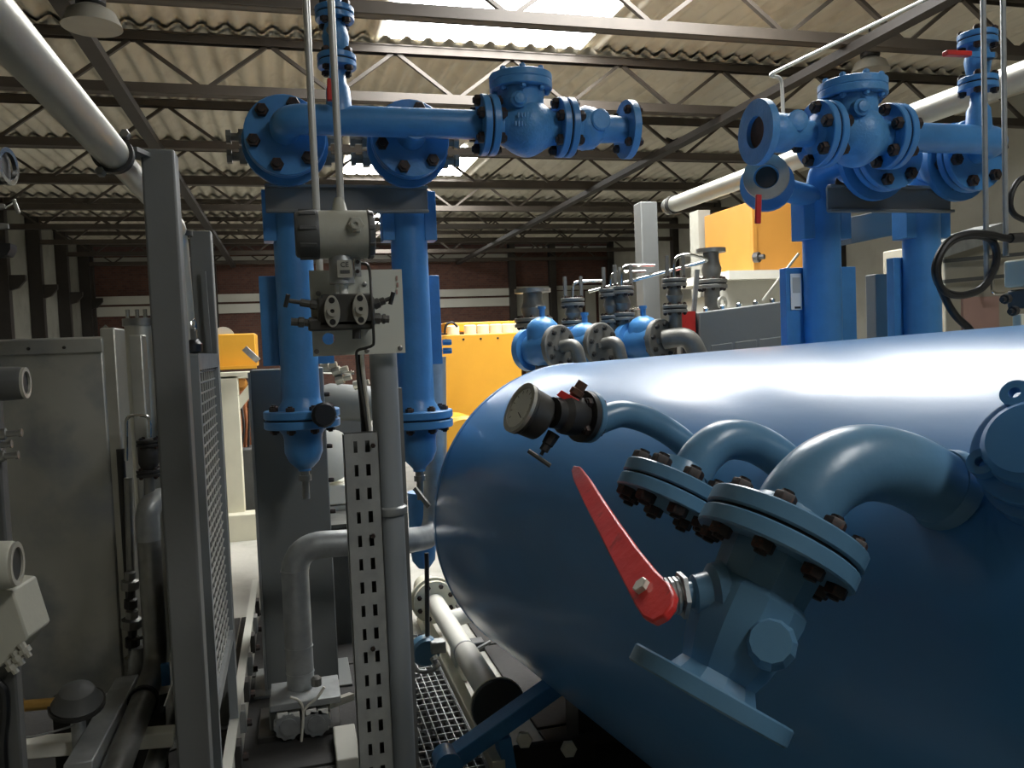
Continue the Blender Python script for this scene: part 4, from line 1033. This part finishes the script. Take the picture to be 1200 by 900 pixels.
# gear pump with two lobed hand wheels
yq = 3.5; kq2 = mpp(P(350, 840, yq))
pu = thing('twin_pump', 'grey twin head pump with pale caps and hoses at the foot of the broad column', 'pump', (P(352, 860, yq).x, yq, 0))
part('base', MB().box((P(352, 860, yq).x, yq + .14, .02), (.34, .3, .04)), 'dark_steel', pu, bev=.005)
part('top_plate', MB().box(P(358, 812, yq + .08), (80 * kq2, .24, .03)), 'galv', pu, bev=.004)
part('body', MB().box(P(352, 842, yq + .12), (70 * kq2, .16, 50 * kq2)), 'column_grey', pu, bev=.01)
for u, v in ((338, 852), (371, 848)):
    c = P(u, v, yq - .03); pts = []
    for i in range(48):
        a = 2 * PI * i / 48; r = (15.0 + 1.6 * (math.cos(a * 10) > 0)) * kq2; pts.append(c + V((math.cos(a) * r, 0, math.sin(a) * r)))
    h_ = part('pump_head', MB().prism(pts, (0, .08, 0)), 'galv', pu, bev=.003)
    part('hub', MB().lathe(c, (0, -1, 0), [(0, 10 * kq2), (.006, 10 * kq2)], 20), 'galv', h_)
    for d in (-7, 7): part('cap_block', MB().box(P(u + d, v - 17, yq), (12 * kq2, .06, 7 * kq2)), 'label_white', pu, bev=.003)
for path in (((340, 817), (350, 821), (355, 832), (354, 860), (350, 885), (340, 896)), ((380, 805), (372, 817), (362, 826), (355, 834))):
    part('hose', MB().tube(catmull([P(u, v, yq - .04) for u, v in path], 6), .006, 8), 'cable_white', pu)
part('knob', MB().lathe(P(371, 803, yq), (0, 0, 1), [(0, .022), (.03, .022), (.04, .012)], 10), 'steel', pu)
part('outlet', MB().bar(P(384, 826, yq), P(412, 816, yq + .1), .03, .03), 'nickel', pu)
part('drip_bracket', MB().bar(P(366, 883, yq), P(394, 876, yq), .02, .03), 'galv', pu)
ks = thing('kerb_stone', 'pale grey block on the floor right of the twin pump', 'block', P(408, 900, 3.2))
part('block', MB().box((P(408, 893, 3.2).x, 3.3, .03), (.09, .3, .06)), 'band', ks, bev=.006)
# things seen through the gap behind
mg = thing('compressor', 'grey compressor behind the vessels seen through the gap', 'machine', (P(405, 600, 5.4).x, 5.8, 0))
part('body', MB().box((P(408, 640, 5.5).x, 5.95, .52), (.55, .8, 1.04)), 'dark_cap', mg, bev=.01)
part('motor', MB().lathe(P(376, 470, 5.5), (1, 0, -.12), [(0, .10), (.05, .12), (.33, .12), (.37, .06)], 20), 'column_grey', mg)
part('pedestal', MB().box((P(408, 560, 5.5).x, 5.95, 1.14), (.30, .5, .30)), 'grey_paint', mg, bev=.01)
for u, v in ((377, 431), (390, 436), (394, 446), (415, 452)):
    part('fitting', MB().lathe(P(u, v, 5.3), (.9, -.3, .2), [(0, .03), (.05, .03), (.05, .018), (.10, .018)], 8), 'nickel', mg, sharp=20)
part('pipe_bracket', MB().cyl(P(372, 436, 5.3), P(415, 437, 5.3), .012, n=8), 'chrome', mg)
wh = thing('handwheel', 'white round casing seen between column and cable tray', 'casing', P(384, 560, 5.0))
part('disc', MB().lathe(P(380, 533, 5.0), (.3, -1, 0), [(0, .14), (.02, .16), (.08, .16), (.10, .12)], 28), 'white_paint', wh)
part('cover', MB().lathe(P(395, 530, 5.05), (0, 0, 1), [(-.12, .07), (.06, .07), (.13, .02)], 16), 'cream', wh)
part('base', MB().box(P(395, 575, 5.1), (.30, .3, .12)), 'white_paint', wh, bev=.01)
part('pedestal', MB().box((P(395, 600, 5.1).x, 5.1, P(395, 588, 5.1).z / 2), (.28, .26, P(395, 588, 5.1).z)), 'band', wh, bev=.01)
sk = thing('skid_box', 'dark steel box low behind the broad column and cable tray', 'box', (P(400, 780, 4.6).x, 4.8, 0))
part('case', MB().box((P(402, 760, 4.7).x, 4.74, .33), (.30, .38, .66)), 'dark_cap', sk, bev=.008)
part('lid', MB().box((P(402, 760, 4.7).x, 4.74, .67), (.32, .40, .02)), 'steel', sk)
part('manifold_bar', MB().cyl(P(384, 690, 4.7), P(412, 684, 4.7), .015, n=10), 'chrome', sk)
part('brown_block', MB().box(P(397, 668, 4.9), (.12, .1, .09)), 'rust', sk, bev=.005)

# floor grating
gz = .03; ga_, gb_ = PZ(487, 760, gz), PZ(560, 895, gz)
gX0, gX1, gY0, gY1 = PZ(487, 895, gz).x - .05, PZ(556, 870, gz).x, 2.9, 4.5
gt = thing('floor_grating', 'galvanised open grating on the floor left of the tank', 'grating', ((gX0 + gX1) / 2, 3.7, 0))
part('frame', MB().box((gX0, (gY0 + gY1) / 2, gz), (.006, gY1 - gY0, .04)), 'galv', gt)
part('frame', MB().box((gX1, (gY0 + gY1) / 2, gz), (.006, gY1 - gY0, .04)), 'galv', gt)
gm = MB(); x = gX0 + .033
while x < gX1: gm.box((x, (gY0 + gY1) / 2, gz), (.003, gY1 - gY0, .028)); x += .033
y = gY0
while y < gY1: gm.box(((gX0 + gX1) / 2, y, gz + .008), (gX1 - gX0, .004, .012)); y += .06
o = part('grating_bars', gm, 'galv', gt); o['kind'] = 'stuff'
part('pit_shade_plate', MB().box(((gX0 + gX1) / 2, (gY0 + gY1) / 2, .004), (gX1 - gX0, gY1 - gY0, .006)), 'floor_dark', gt)
solo('kerb_angle', MB().box((gX1 + .035, 3.85, .04), (.05, 1.9, .08)), 'cream', 'pale kerb strip along the right side of the floor grating', 'kerb', bev=.004)
# white flanged pipe under the tank
za_ = .19
pn, pf = PZ(583, 826, za_), PZ(512, 706, za_); pn = V((pn.x, pn.y, za_)); pf = V((pn.x - .01, pf.y, za_))
wp = thing('white_pipe', 'cream white flanged pipe lying beside the grating under the tank', 'pipe', (pn.x, 4, .1))
d_ = (pf - pn).normalized(); Lp = (pf - pn).length
part('tube', MB().tube([pn, pn + d_ * Lp * .42], .056, 24), 'white_paint', wp)
part('tube', MB().tube([pn + d_ * Lp * .42, pf], .050, 24), 'white_paint', wp)
part('joint_ring', MB().ring(pn + d_ * Lp * .42, d_, .058, .045, .012, 24), 'galv', wp)
f_ = part('end_flange', MB().lathe(pn - d_ * .02, d_, [(0, .104), (.003, .108), (.02, .108)], 32), 'dark_cap', wp)
part('flange_rim', MB().ring(pn - d_ * .004, d_, .112, .1, .008, 32), 'cream', f_)
ff = part('far_flange', MB().lathe(pf, d_, [(0, .12), (.025, .12)], 32), 'cream', wp)
part('far_flange', MB().lathe(pf + d_ * .045, d_, [(0, .13), (.03, .13), (.031, .07), (.3, .07)], 32), 'cream', wp)
bolts(ff, pf + d_ * .03, d_, .095, 8, .014, .06, 'bolt')
part('branch', MB().tube([pf - d_ * .33, pf - d_ * .33 + V((.25, .05, .03))], .045, 18), 'white_paint', wp)
part('pipe_shoe', MB().box(pn + d_ * Lp * .55 + V((0, 0, -.115)), (.06, .12, .13)), 'band', wp)
part('pipe_shoe', MB().box(pn + d_ * .12 + V((0, 0, -.115)), (.05, .1, .13)), 'band', wp)
fb = thing('pipe_bracket', 'dark bracket with pale arm on the white pipe', 'bracket', P(555, 775, 4.05))
part('arm', MB().bar(P(545, 768, 3.9), P(575, 752, 3.9), .02, .012), 'galv', fb)
part('clip', MB().box(P(556, 756, 3.95), (.09, .08, .05)), 'dark_cap', fb, bev=.006)
# blue junction box with dark conduit
jx = P(497, 763, 3.75)
jn = thing('junction_box', 'small round blue grey junction box hanging on a dark rod above the grating', 'box', jx - V((0, 0, .08)))
part('case', MB().lathe(jx + V((0, .05, 0)), (.1, -1, 0), [(0, .05), (.02, .068), (.07, .068), (.085, .058)], 24), 'nozzle_blue', jn)
part('lid_block', MB().box(P(513, 757, 3.72), (.07, .06, .055)), 'galv', jn, bev=.006)
part('rod', MB().cyl(P(501, 745, 3.75), P(500, 648, 3.75), .011, n=10), 'dark_cap', jn)
part('gland', MB().lathe(P(508, 770, 3.68), (.3, -.5, -.6), [(0, .02), (.02, .02), (.02, .013), (.05, .013)], 8), 'nickel', jn)
part('hose', MB().tube(catmull([P(509, 772, 3.66), P(511, 780, 3.66), P(505, 786, 3.66), P(490, 786, 3.66), P(484, 778, 3.66)], 6), .011, 10), 'galv', jn)
# blue valve body under the right vessel, white casing behind
bb = thing('blue_bracket', 'dark blue bracket below the right filter vessel against the tank end', 'bracket', P(497, 660, 4.2))
part('body', MB().lathe(P(497, 665, 4.22), (0, 0, 1), [(0, .03), (.04, .06), (.13, .07), (.40, .07)], 20), 'blue', bb)
part('lever', MB().bar(P(486, 572, 3.65), P(503, 594, 3.6), .012, .02), 'steel', bb)

# ================================================================== VALVE ROW BEHIND THE TANK
yr = 5.3; kr = mpp(P(690, 400, yr)); axr = V((.80, -.60, 0)).normalized()
def small_valve(label, u, v0, v1, y=5.3, R=.085, m='galv_dark', tubes=None, stand=None):
    p0, p1 = P(u + (v1 - v0) * -.0, v1, y), P(u, v0, y); p0.x = p1.x
    t = thing('flanged_valve', label, 'valve', (p0.x, y, 0 if stand is None else stand), 'upright grey valves behind the tank')
    H = p1.z - p0.z
    part('body', MB().lathe((p0.x, y, p0.z), (0, 0, 1), [(0, .035), (H * .2, .04), (H * .5, .06), (H * .8, .04), (H, .035)], 16), m, t)
    for z in (p0.z, p1.z): flange_pair(t, (p0.x, y, z), (0, 0, 1), R, .022, 6, .014, m=m, gap=.01)
    part('pipe', MB().cyl((p0.x, y, 0 if stand is None else stand), (p0.x, y, p0.z), .045, n=16), m, t)
    for dx in (-.06, .06): part('lug', MB().box((p0.x + dx, y - .02, p1.z + .10), (.022, .02, .16)), m, t)
    if tubes: part('chrome_tube', MB().tube(bend([V((p1.x, y, p1.z + .02))] + [P(a, b, y + dy) for a, b, dy in tubes], .06), .011, 10), 'chrome', t)
    return t
def angle_regulator(label, ub, ug, v, udome, vtop, elbow=None):
    cb, cg = P(ub, v + 3, yr + .10), P(ug, v, yr - .12); ax = (cg - cb).normalized(); mid = (cb + cg) / 2
    t = thing('regulator_valve', label, 'valve', (mid.x, mid.y, 0), 'blue regulators behind the tank')
    f = part('flange', MB().lathe(cb - ax * .04, ax, [(0, .145), (.05, .145)], 32), 'blue', t)
    key, mk = stud(.016, .02)
    part('body', MB().lathe(cb, ax, [(0, .10), ((cg - cb).length * .5, .13), ((cg - cb).length, .10)], 24), 'blue', t)
    zt = P(udome, vtop + 4, yr).z
    dm = part('dome', MB().lathe((mid.x, mid.y, mid.z), (0, 0, 1), [(0, .11), (zt - mid.z - .09, .11), (zt - mid.z - .05, .10), (zt - mid.z - .02, .07), (zt - mid.z, .025), (zt - mid.z + .001, 0)], 28), 'blue', t)
    part('top_screw', MB().lathe((mid.x, mid.y, zt - .01), (0, 0, 1), [(0, .02), (.06, .02), (.06, .028), (.08, .028)], 10), 'blue', dm)
    g = part('flange', MB().lathe(cg, ax, [(0, .142), (.006, .148), (.04, .148), (.045, .14)], 32), 'galv_dark', t)
    bolts(g, cg + ax * .02, ax, .112, 8, .018, .05, 'dark_steel', a0=.2)
    ex = cg + ax * .05
    part('elbow', MB().tube(bend([ex, ex + ax * .10 + V((.02, 0, .01)), ex + ax * .12 + V((.10, .04, -.34))] if not elbow else [ex, ex + ax * .12 + V((.08, 0, .02)), ex + ax * .16 + V((.22, .04, -.30))], .10), .042 if not elbow else .066, 18), 'galv_dark', t)
    part('stand', MB().cyl((mid.x, mid.y, 0), mid, .06, n=16), 'dark_cap', t)
    s = part('side_lug', MB().bar(cb - ax * .0 + V((0, -.12, -.02)), cb + ax * .2 + V((0, -.12, 0)), .03, .03), 'steel', t)
angle_regulator('blue domed regulator with grey flange, first of three behind the tank', 622, 652, 407, 641, 367)
angle_regulator('blue domed regulator with grey flange, middle one of three behind the tank', 672, 701, 404, 690, 374)
angle_regulator('blue domed regulator with grey flange and fat grey elbow, last of three behind the tank', 739, 771, 399, 756, 366, True)
small_valve('small upright grey valve left in the row behind the tank', 671, 354, 380, 5.55, tubes=[(671, 330, 0), (705, 329, .0)])
small_valve('left one of two upright grey valves standing close together behind the tank', 716, 343, 374, 5.5, tubes=[(716, 319, 0), (756, 318, .0)])
small_valve('right one of two upright grey valves standing close together behind the tank', 729, 340, 371, 5.45, tubes=[(729, 311, 0), (767, 311, .0)])
small_valve('upright grey valve on the fat elbow next to the red panel', 790, 331, 362, 5.15, stand=P(790, 402, 5.15).z, tubes=[(790, 301, 0), (808, 297, 0), (833, 305, 0), (745, 328, .3), (690, 342, .5)])
def globe_valve(label, u, vt, vb, y, R, zb=0.0):
    p1, p0 = P(u, vt, y), P(u, vb, y); p0.x = p1.x; H = p1.z - p0.z
    t = thing('safety_valve', label, 'valve', (p0.x, y, zb), 'grey safety valves with open tops')
    part('body', MB().lathe((p0.x, y, p0.z), (0, 0, 1), [(0, R * .55), (H * .25, R * .62), (H * .45, R * .72), (H * .6, R * .6), (H * .75, R * .55), (H - .02, R * .55)], 20), 'galv_dark', t)
    part('top_flange', MB().ring((p0.x, y, p1.z - .02), (0, 0, 1), R * 1.05, R * .5, .03, 28), 'steel', t)
    flange_pair(t, (p0.x, y, p0.z), (0, 0, 1), R * 1.1, .028, 8, .016, m='galv_dark', gap=.012)
    part('pipe', MB().cyl((p0.x, y, zb), (p0.x, y, p0.z), R * .55, n=16), 'galv_dark', t)
globe_valve('grey open topped safety valve in front of the white wall panel', 624, 340, 378, 5.9, .13)
globe_valve('grey open topped safety valve above the grey gearbox', 833, 293, 333, 5.6, .105, P(833, 362, 5.3).z)
# slim handles and tubes
solo('impulse_tube', MB().tube([P(712, 336, 5.7), P(775, 318, 5.9)], .010, 8), 'chrome', 'slanting chrome tube over the paired grey valves', 'tube')
solo('impulse_tube', MB().tube([P(716, 368, 5.5), P(750, 361, 5.5)], .010, 8), 'chrome', 'short chrome tube right of the paired grey valves', 'tube')

# ================================================================== MACHINES FURTHER BACK
ym = 8.0
def ubox(name, u0, u1, v0, v1, y, depth, m, parent, bev=.01, zmin=None):
    a, b = P(u0, v1, y), P(u1, v0, y); um = (u0 + u1) / 2
    zt, zb = P(um, v0, y).z, P(um, v1, y).z if zmin is None else zmin
    xa, xb = P(u0, (v0 + v1) / 2, y).x, P(u1, (v0 + v1) / 2, y).x
    return part(name, MB().box(((xa + xb) / 2, y + depth / 2, (zt + zb) / 2), (xb - xa, depth, zt - zb)), m, parent, bev=bev), (xa, xb, zb, zt)
ye1 = thing('yellow_engine', 'bright yellow machine housing behind the right filter vessel', 'machine', (P(566, 500, ym).x, ym + .5, 0))
_, (xa, xb, zb, zt) = ubox('housing', 519, 613, 391, 560, ym, 1.2, 'yellow', ye1, zmin=.35)
part('base', MB().box(((xa + xb) / 2, ym + .6, .17), (xb - xa + .1, 1.3, .34)), 'cream', ye1)
ubox('rear_cover', 522, 607, 377, 388, ym + .9, .5, 'yellow', ye1)
for u in (531, 551, 566, 581, 595, 605):
    q = P(u, 389, ym + .3); part('filter_cap', MB().lathe((q.x, q.y, zt - .01), (0, 0, 1), [(0, .065), (.10, .065), (.11, .05)], 16), 'cream', ye1)
for i in range(5):
    for (xx, zz) in ((xa + .06 + i * (xb - xa - .12) / 4, zt - .05),): hexbolt(ye1, (xx, ym, zz), (0, -1, 0), .012, .008, 'bolt')
for i in range(5): hexbolt(ye1, (xa + .03, ym, zt - .15 - i * .2), (0, -1, 0), .012, .008, 'bolt')
part('cable_loop', MB().tube(catmull([P(521, 392, ym - .02), P(523, 381, ym), P(530, 378, ym), P(536, 383, ym)], 5), .012, 8), 'cable', ye1)
yd = thing('yellow_drum', 'rounded yellow drum end low behind the tank rim', 'drum', (P(540, 530, 7.2).x, 7.4, 0))
q = P(545, 520, 7.2)
part('drum', MB().lathe(q, (0, 1, 0), [(0, .22), (.02, .25), (.5, .25)], 32), 'yellow', yd)
part('cradle', MB().box((q.x, 7.45, (q.z - .2) / 2), (.3, .4, q.z - .2)), 'rust', yd)
yb_ = thing('yellow_beam', 'yellow box girder on a cream frame left of the left vessel', 'machine', (P(272, 420, ym).x, ym, 0))
_, (xa, xb, zb, zt) = ubox('girder', 140, 300, 393, 433, ym, .6, 'yellow', yb_)
part('girder_lip', MB().box(((xa + xb) / 2, ym - .03, zb), (xb - xa, .10, .03)), 'yellow', yb_)
q = P(262, 393, ym + .1); part('round_cover', MB().lathe((q.x, q.y, zt - .03), (0, -1, 0), [(0, .10), (.04, .10)], 24), 'band', yb_)
cf = thing('cream_frame', 'cream steel frame with diagonal brace under the yellow girder', 'frame', (P(272, 600, 7.7).x, 7.7, 0))
q0 = P(268, 440, 7.7)
part('post', MB().box((P(271, 520, 7.7).x, 7.7, q0.z / 2), (.18, .14, q0.z)), 'cream', cf, bev=.008)
part('top_rail', MB().box((P(272, 438, 7.7).x, 7.7, q0.z), (.5, .14, .06)), 'cream', cf, bev=.006)
part('brace', MB().bar(P(276, 478, 7.68), P(297, 452, 7.68), .06, .08), 'cream', cf)
part('sole_beam', MB().box((P(282, 618, 7.6).x, 7.6, P(282, 618, 7.6).z), (.8, .2, .26)), 'cream', cf, bev=.008)
en = thing('engine_block', 'copper brown engine with pipes behind the cream frame', 'engine', (P(287, 560, 8.2).x, 8.3, 0))
part('block', MB().box((P(290, 560, 8.3).x, 8.5, .75), (.9, .5, 1.1)), 'copper', en, bev=.03)
part('crankcase', MB().box((P(285, 590, 8.0).x, 8.05, .42), (.5, .3, .7)), 'dark_cap', en, bev=.02)
for i, (u, v) in enumerate(((280, 450), (291, 470), (288, 500), (284, 530), (292, 545))):
    part('cylinder_head', MB().lathe(P(u, v, 8.1), (.2, -1, .1), [(0, .07), (.06, .07), (.1, .04)], 14), 'copper' if i else 'orange_yellow', en)
for k_ in range(4):
    part('fuel_pipe', MB().tube(catmull([P(277 + k_ * 5, 470, 8.0), P(283 + k_ * 3, 500, 7.95), P(279 + k_ * 4, 530, 8.0), P(284 + k_ * 2, 555, 8.0)], 5), .012, 7), 'dark_steel' if k_ % 2 else 'copper', en)
part('crossing_pipe', MB().tube([P(292, 418, 7.4), P(297, 413, 7.4)], .08, 16), 'galv', en)
# right: raised orange box, gearbox, white cladding
ob = thing('orange_hood', 'orange yellow sheet metal hood standing behind the right unit', 'hood', (P(900, 330, 7.0).x, 7.4, 0))
_, (xa, xb, zb, zt) = ubox('front', 880, 965, 236, 318, 7.0, .9, 'orange_yellow', ob)
a, b, c_, d = P(835, 250, 7.9), P(881, 236, 7.0), P(881, 316, 7.0), P(835, 318, 7.9)
part('side', MB().prism([a, b, c_, d], (.04, .03, 0)), 'orange_yellow', ob)
part('rib', MB().box(((P(882, 280, 7.0).x), 6.98, (zb + zt) / 2), (.04, .04, zt - zb)), 'orange_yellow', ob)
part('white_deck', MB().box((P(890, 322, 7.0).x, 7.3, zb - .05), (1.0, 1.2, .08)), 'white_paint', ob)
part('white_apron', MB().box((P(880, 345, 6.9).x, 6.9, zb - .28), (.9, .05, .40)), 'white_paint', ob)
part('stand', MB().box((P(900, 345, 7.0).x, 7.5, zb / 2 - .1), (.9, .7, zb - .2)), 'band', ob)
part('valve', MB().lathe(P(884, 302, 6.9), (.5, -.8, 0), [(0, .05), (.05, .05), (.05, .025), (.1, .025)], 10), 'dark_steel', ob)
ph = thing('pillar_head', 'white machine pillar left of the orange hood', 'pillar', (P(828, 280, 7.9).x, 8.0, 0))
part('pillar', MB().box((P(826, 280, 8.0).x, 8.1, P(826, 246, 8.0).z / 2), (.14, .2, P(826, 246, 8.0).z)), 'wall_paint', ph)
gb = thing('gearbox', 'grey gearbox with a row of chrome bolts behind the tank', 'machine', (P(865, 400, 5.0).x, 5.3, 0))
pA_, pB_ = P(819, 366, 5.2), P(1000, 342, 4.8)
part('case', MB().prism([pA_, pB_, V((pB_.x, pB_.y, .3)), V((pA_.x, pA_.y, .3))], (.12, .6, 0)), 'column_grey', gb, bev=.01)
nrm = (pB_ - pA_).normalized()
for i in range(9):
    q = pA_ + (pB_ - pA_) * (.05 + i * .11) + V((.03, .06, .0)); place('bolt', 'cap_bolt', lambda: MB().lathe((0, 0, 0), (0, 0, 1), [(0, .02), (.025, .02), (.032, .012)], 8), 'chrome', gb, q, (0, 0, 1))
for f0 in (.07, .23, .39, .55):
    a = pA_ + (pB_ - pA_) * f0 - V((0, .012, .24)); b = pA_ + (pB_ - pA_) * (f0 + .14) - V((0, .012, .24))
    part('side_panel', MB().prism([a, b, b - V((0, 0, .5)), a - V((0, 0, .5))], (0, .01, 0)), 'column_grey', gb, bev=.004)
for f0 in (.18, .62): part('eye_bolt', MB().ring(pA_ + (pB_ - pA_) * f0 + V((.05, .15, .05)), (.3, -1, 0), .045, .025, .015, 16), 'nickel', gb)
part('dipstick', MB().cyl(P(894, 352, 5.1), P(936, 297, 5.0), .009, n=8), 'nickel', gb)
rp2 = thing('red_panel', 'red machine panel with black rim left of the gearbox', 'panel', (P(806, 390, 5.4).x, 5.4, 0))
zr0, zr1 = P(806, 399, 5.25).z, P(806, 365, 5.25).z
part('sheet', MB().box((P(805, 385, 5.25).x, 5.25, (zr0 + zr1) / 2), (.115, .04, zr1 - zr0)), 'red', rp2)
part('stand', MB().box((P(805, 385, 5.25).x, 5.29, zr0 / 2 + .02), (.05, .03, zr0 + .04)), 'dark_cap', rp2)
part('rim', MB().tube(catmull([P(812, 366, 5.28), P(817, 380, 5.25), P(818, 400, 5.25), P(816, 430, 5.25)], 4), .02, 8), 'black', rp2)
part('grab_bar', MB().bar(P(813, 365, 5.3), P(817, 316, 5.3), .03, .02), 'column_grey', rp2)

# ================================================================== PALE PIPE AND POST ON THE RIGHT
YP = 6.6; xq = P(758, 300, YP).x; zq = P(757, 238, YP).z; wq = 21 * mpp(P(757, 300, YP))
pr = thing('square_post', 'light grey square post carrying the pale pipe on the right', 'post', (xq, YP, 0), 'square pipe posts')
part('tube', MB().box((xq, YP, zq / 2), (wq, wq, zq)), 'grey_paint', pr, bev=.01)
part('foot_plate', MB().box((xq, YP, .01), (.3, .3, .02)), 'post_grey', pr)
s0 = P(776, 242, YP)
p2 = thing('insulated_pipe', 'fat pale metal clad pipe rising to the right edge under the roof', 'pipe', (s0.x, 4.5, s0.z - .08), 'pale overhead pipes')
e0 = P(1200, 88, 3.2)
dr = V((s0.x + .06, YP, s0.z)); de = V((e0.x, 3.2, e0.z)); dx = (de - dr)
part('clad_pipe', MB().tube([dr, de + dx * .25], .068, 24), 'alu', p2)
part('clamp', MB().ring(dr + dx * .02, dx, .08, .06, .04, 24), 'dark_steel', p2)
part('end_cap', MB().lathe(dr - dx * .004, dx, [(0, .05), (.01, .072), (.05, .072)], 20), 'steel', p2)
solo('roof_tube', MB().tube(bend([P(918, 135, 4.6), P(916, 90, 4.6), P(899, 89, 4.6), P(1100, -8, 4.2)], .05), .012, 8), 'hand_rail', 'thin white tube slanting up to the roof above the right check valve', 'tube')

# ================================================================== RIGHT EDGE: CONDUITS, CABLE LOOP, PANELS
yk = 2.45
for u, v, lab, vb in ((1155, 230, 'thin grey conduit left of two hanging at the right edge', 330), (1178, 230, 'thin grey conduit right of two hanging at the right edge', 300)):
    q = P(u, v, yk); c = thing('conduit', lab, 'conduit', (q.x, yk, P(u, vb, yk).z), 'vertical conduits')
    part('tube', MB().cyl((q.x, yk, P(u, vb, yk).z), (q.x, yk, ZR - .02), .0095, n=10), 'galv', c)
lp_ = [(1200, 279), (1178, 279), (1160, 275), (1135, 274), (1112, 283), (1098, 305), (1097, 325), (1108, 342), (1128, 346), (1150, 338), (1164, 318), (1168, 298), (1162, 282), (1145, 276), (1120, 280), (1102, 298), (1099, 325), (1108, 350), (1120, 370), (1138, 388), (1150, 410)]
solo('cable_loop', MB().tube(catmull([P(u, v, yk - .05 + .0018 * i) for i, (u, v) in enumerate(lp_)], 6), .0135, 10), 'cable', 'thick black cable coiled in a loop above the tank at right', 'cable')
solo('cable_loop', MB().tube(catmull([P(u, v, yk + .05) for u, v in ((1215, 205), (1196, 210), (1186, 225), (1184, 242), (1192, 254), (1215, 262))], 6), .011, 10), 'cable', 'black cable bend cut by the right edge', 'cable')
cx = thing('control_box', 'cream control box with dark fittings at the right edge', 'box', P(1195, 400, yk))
part('case', MB().box(P(1203, 320, yk), (.11, .1, .10)), 'cream', cx, bev=.008)
part('block', MB().box(P(1203, 350, yk), (.09, .09, .07)), 'dark_cap', cx, bev=.008)
part('lower_plate', MB().box(P(1203, 385, yk), (.09, .04, .11)), 'cream', cx, bev=.004)
for u, v in ((1181, 350), (1190, 364)): part('fitting', MB().lathe(P(u, v, yk - .05), (-1, -.2, -.1), [(0, .018), (.02, .018), (.02, .01), (.035, .01)], 8), 'dark_steel', cx)
part('gland', MB().cyl(P(1184, 279, yk - .05), P(1204, 278, yk - .05), .018, n=12), 'dark_steel', cx)
part('stand', MB().cyl(V((P(1203, 385, yk).x, yk, 0)), P(1203, 398, yk), .03, n=12), 'dark_cap', cx)
tp_ = thing('switch_cabinet', 'tan machine cabinet behind the black cable loop', 'cabinet', (P(1150, 350, 4.6).x, 4.8, 0))
_, (xa, xb, zb, zt) = ubox('case', 1108, 1230, 282, 420, 4.6, .6, 'tan_panel', tp_, zmin=0.0)
part('pink_panel', MB().box((P(1150, 365, 4.58).x, 4.59, P(1150, 365, 4.58).z - .1), (.30, .02, .40)), 'pinkish', tp_)
for v in (300, 324): part('rail', MB().bar(P(1106, v + 6, 4.55), P(1215, v - 4, 4.5), .02, .025), 'dark_cap', tp_)
part('top_tray', MB().bar(P(1085, 296, 4.5), P(1160, 272, 4.6), .22, .10), 'galv', tp_)
part('handle', MB().tube(bend([P(1163, 325, 4.5), P(1163, 344, 4.45), P(1180, 344, 4.45)], .03), .012, 8), 'chrome', tp_)
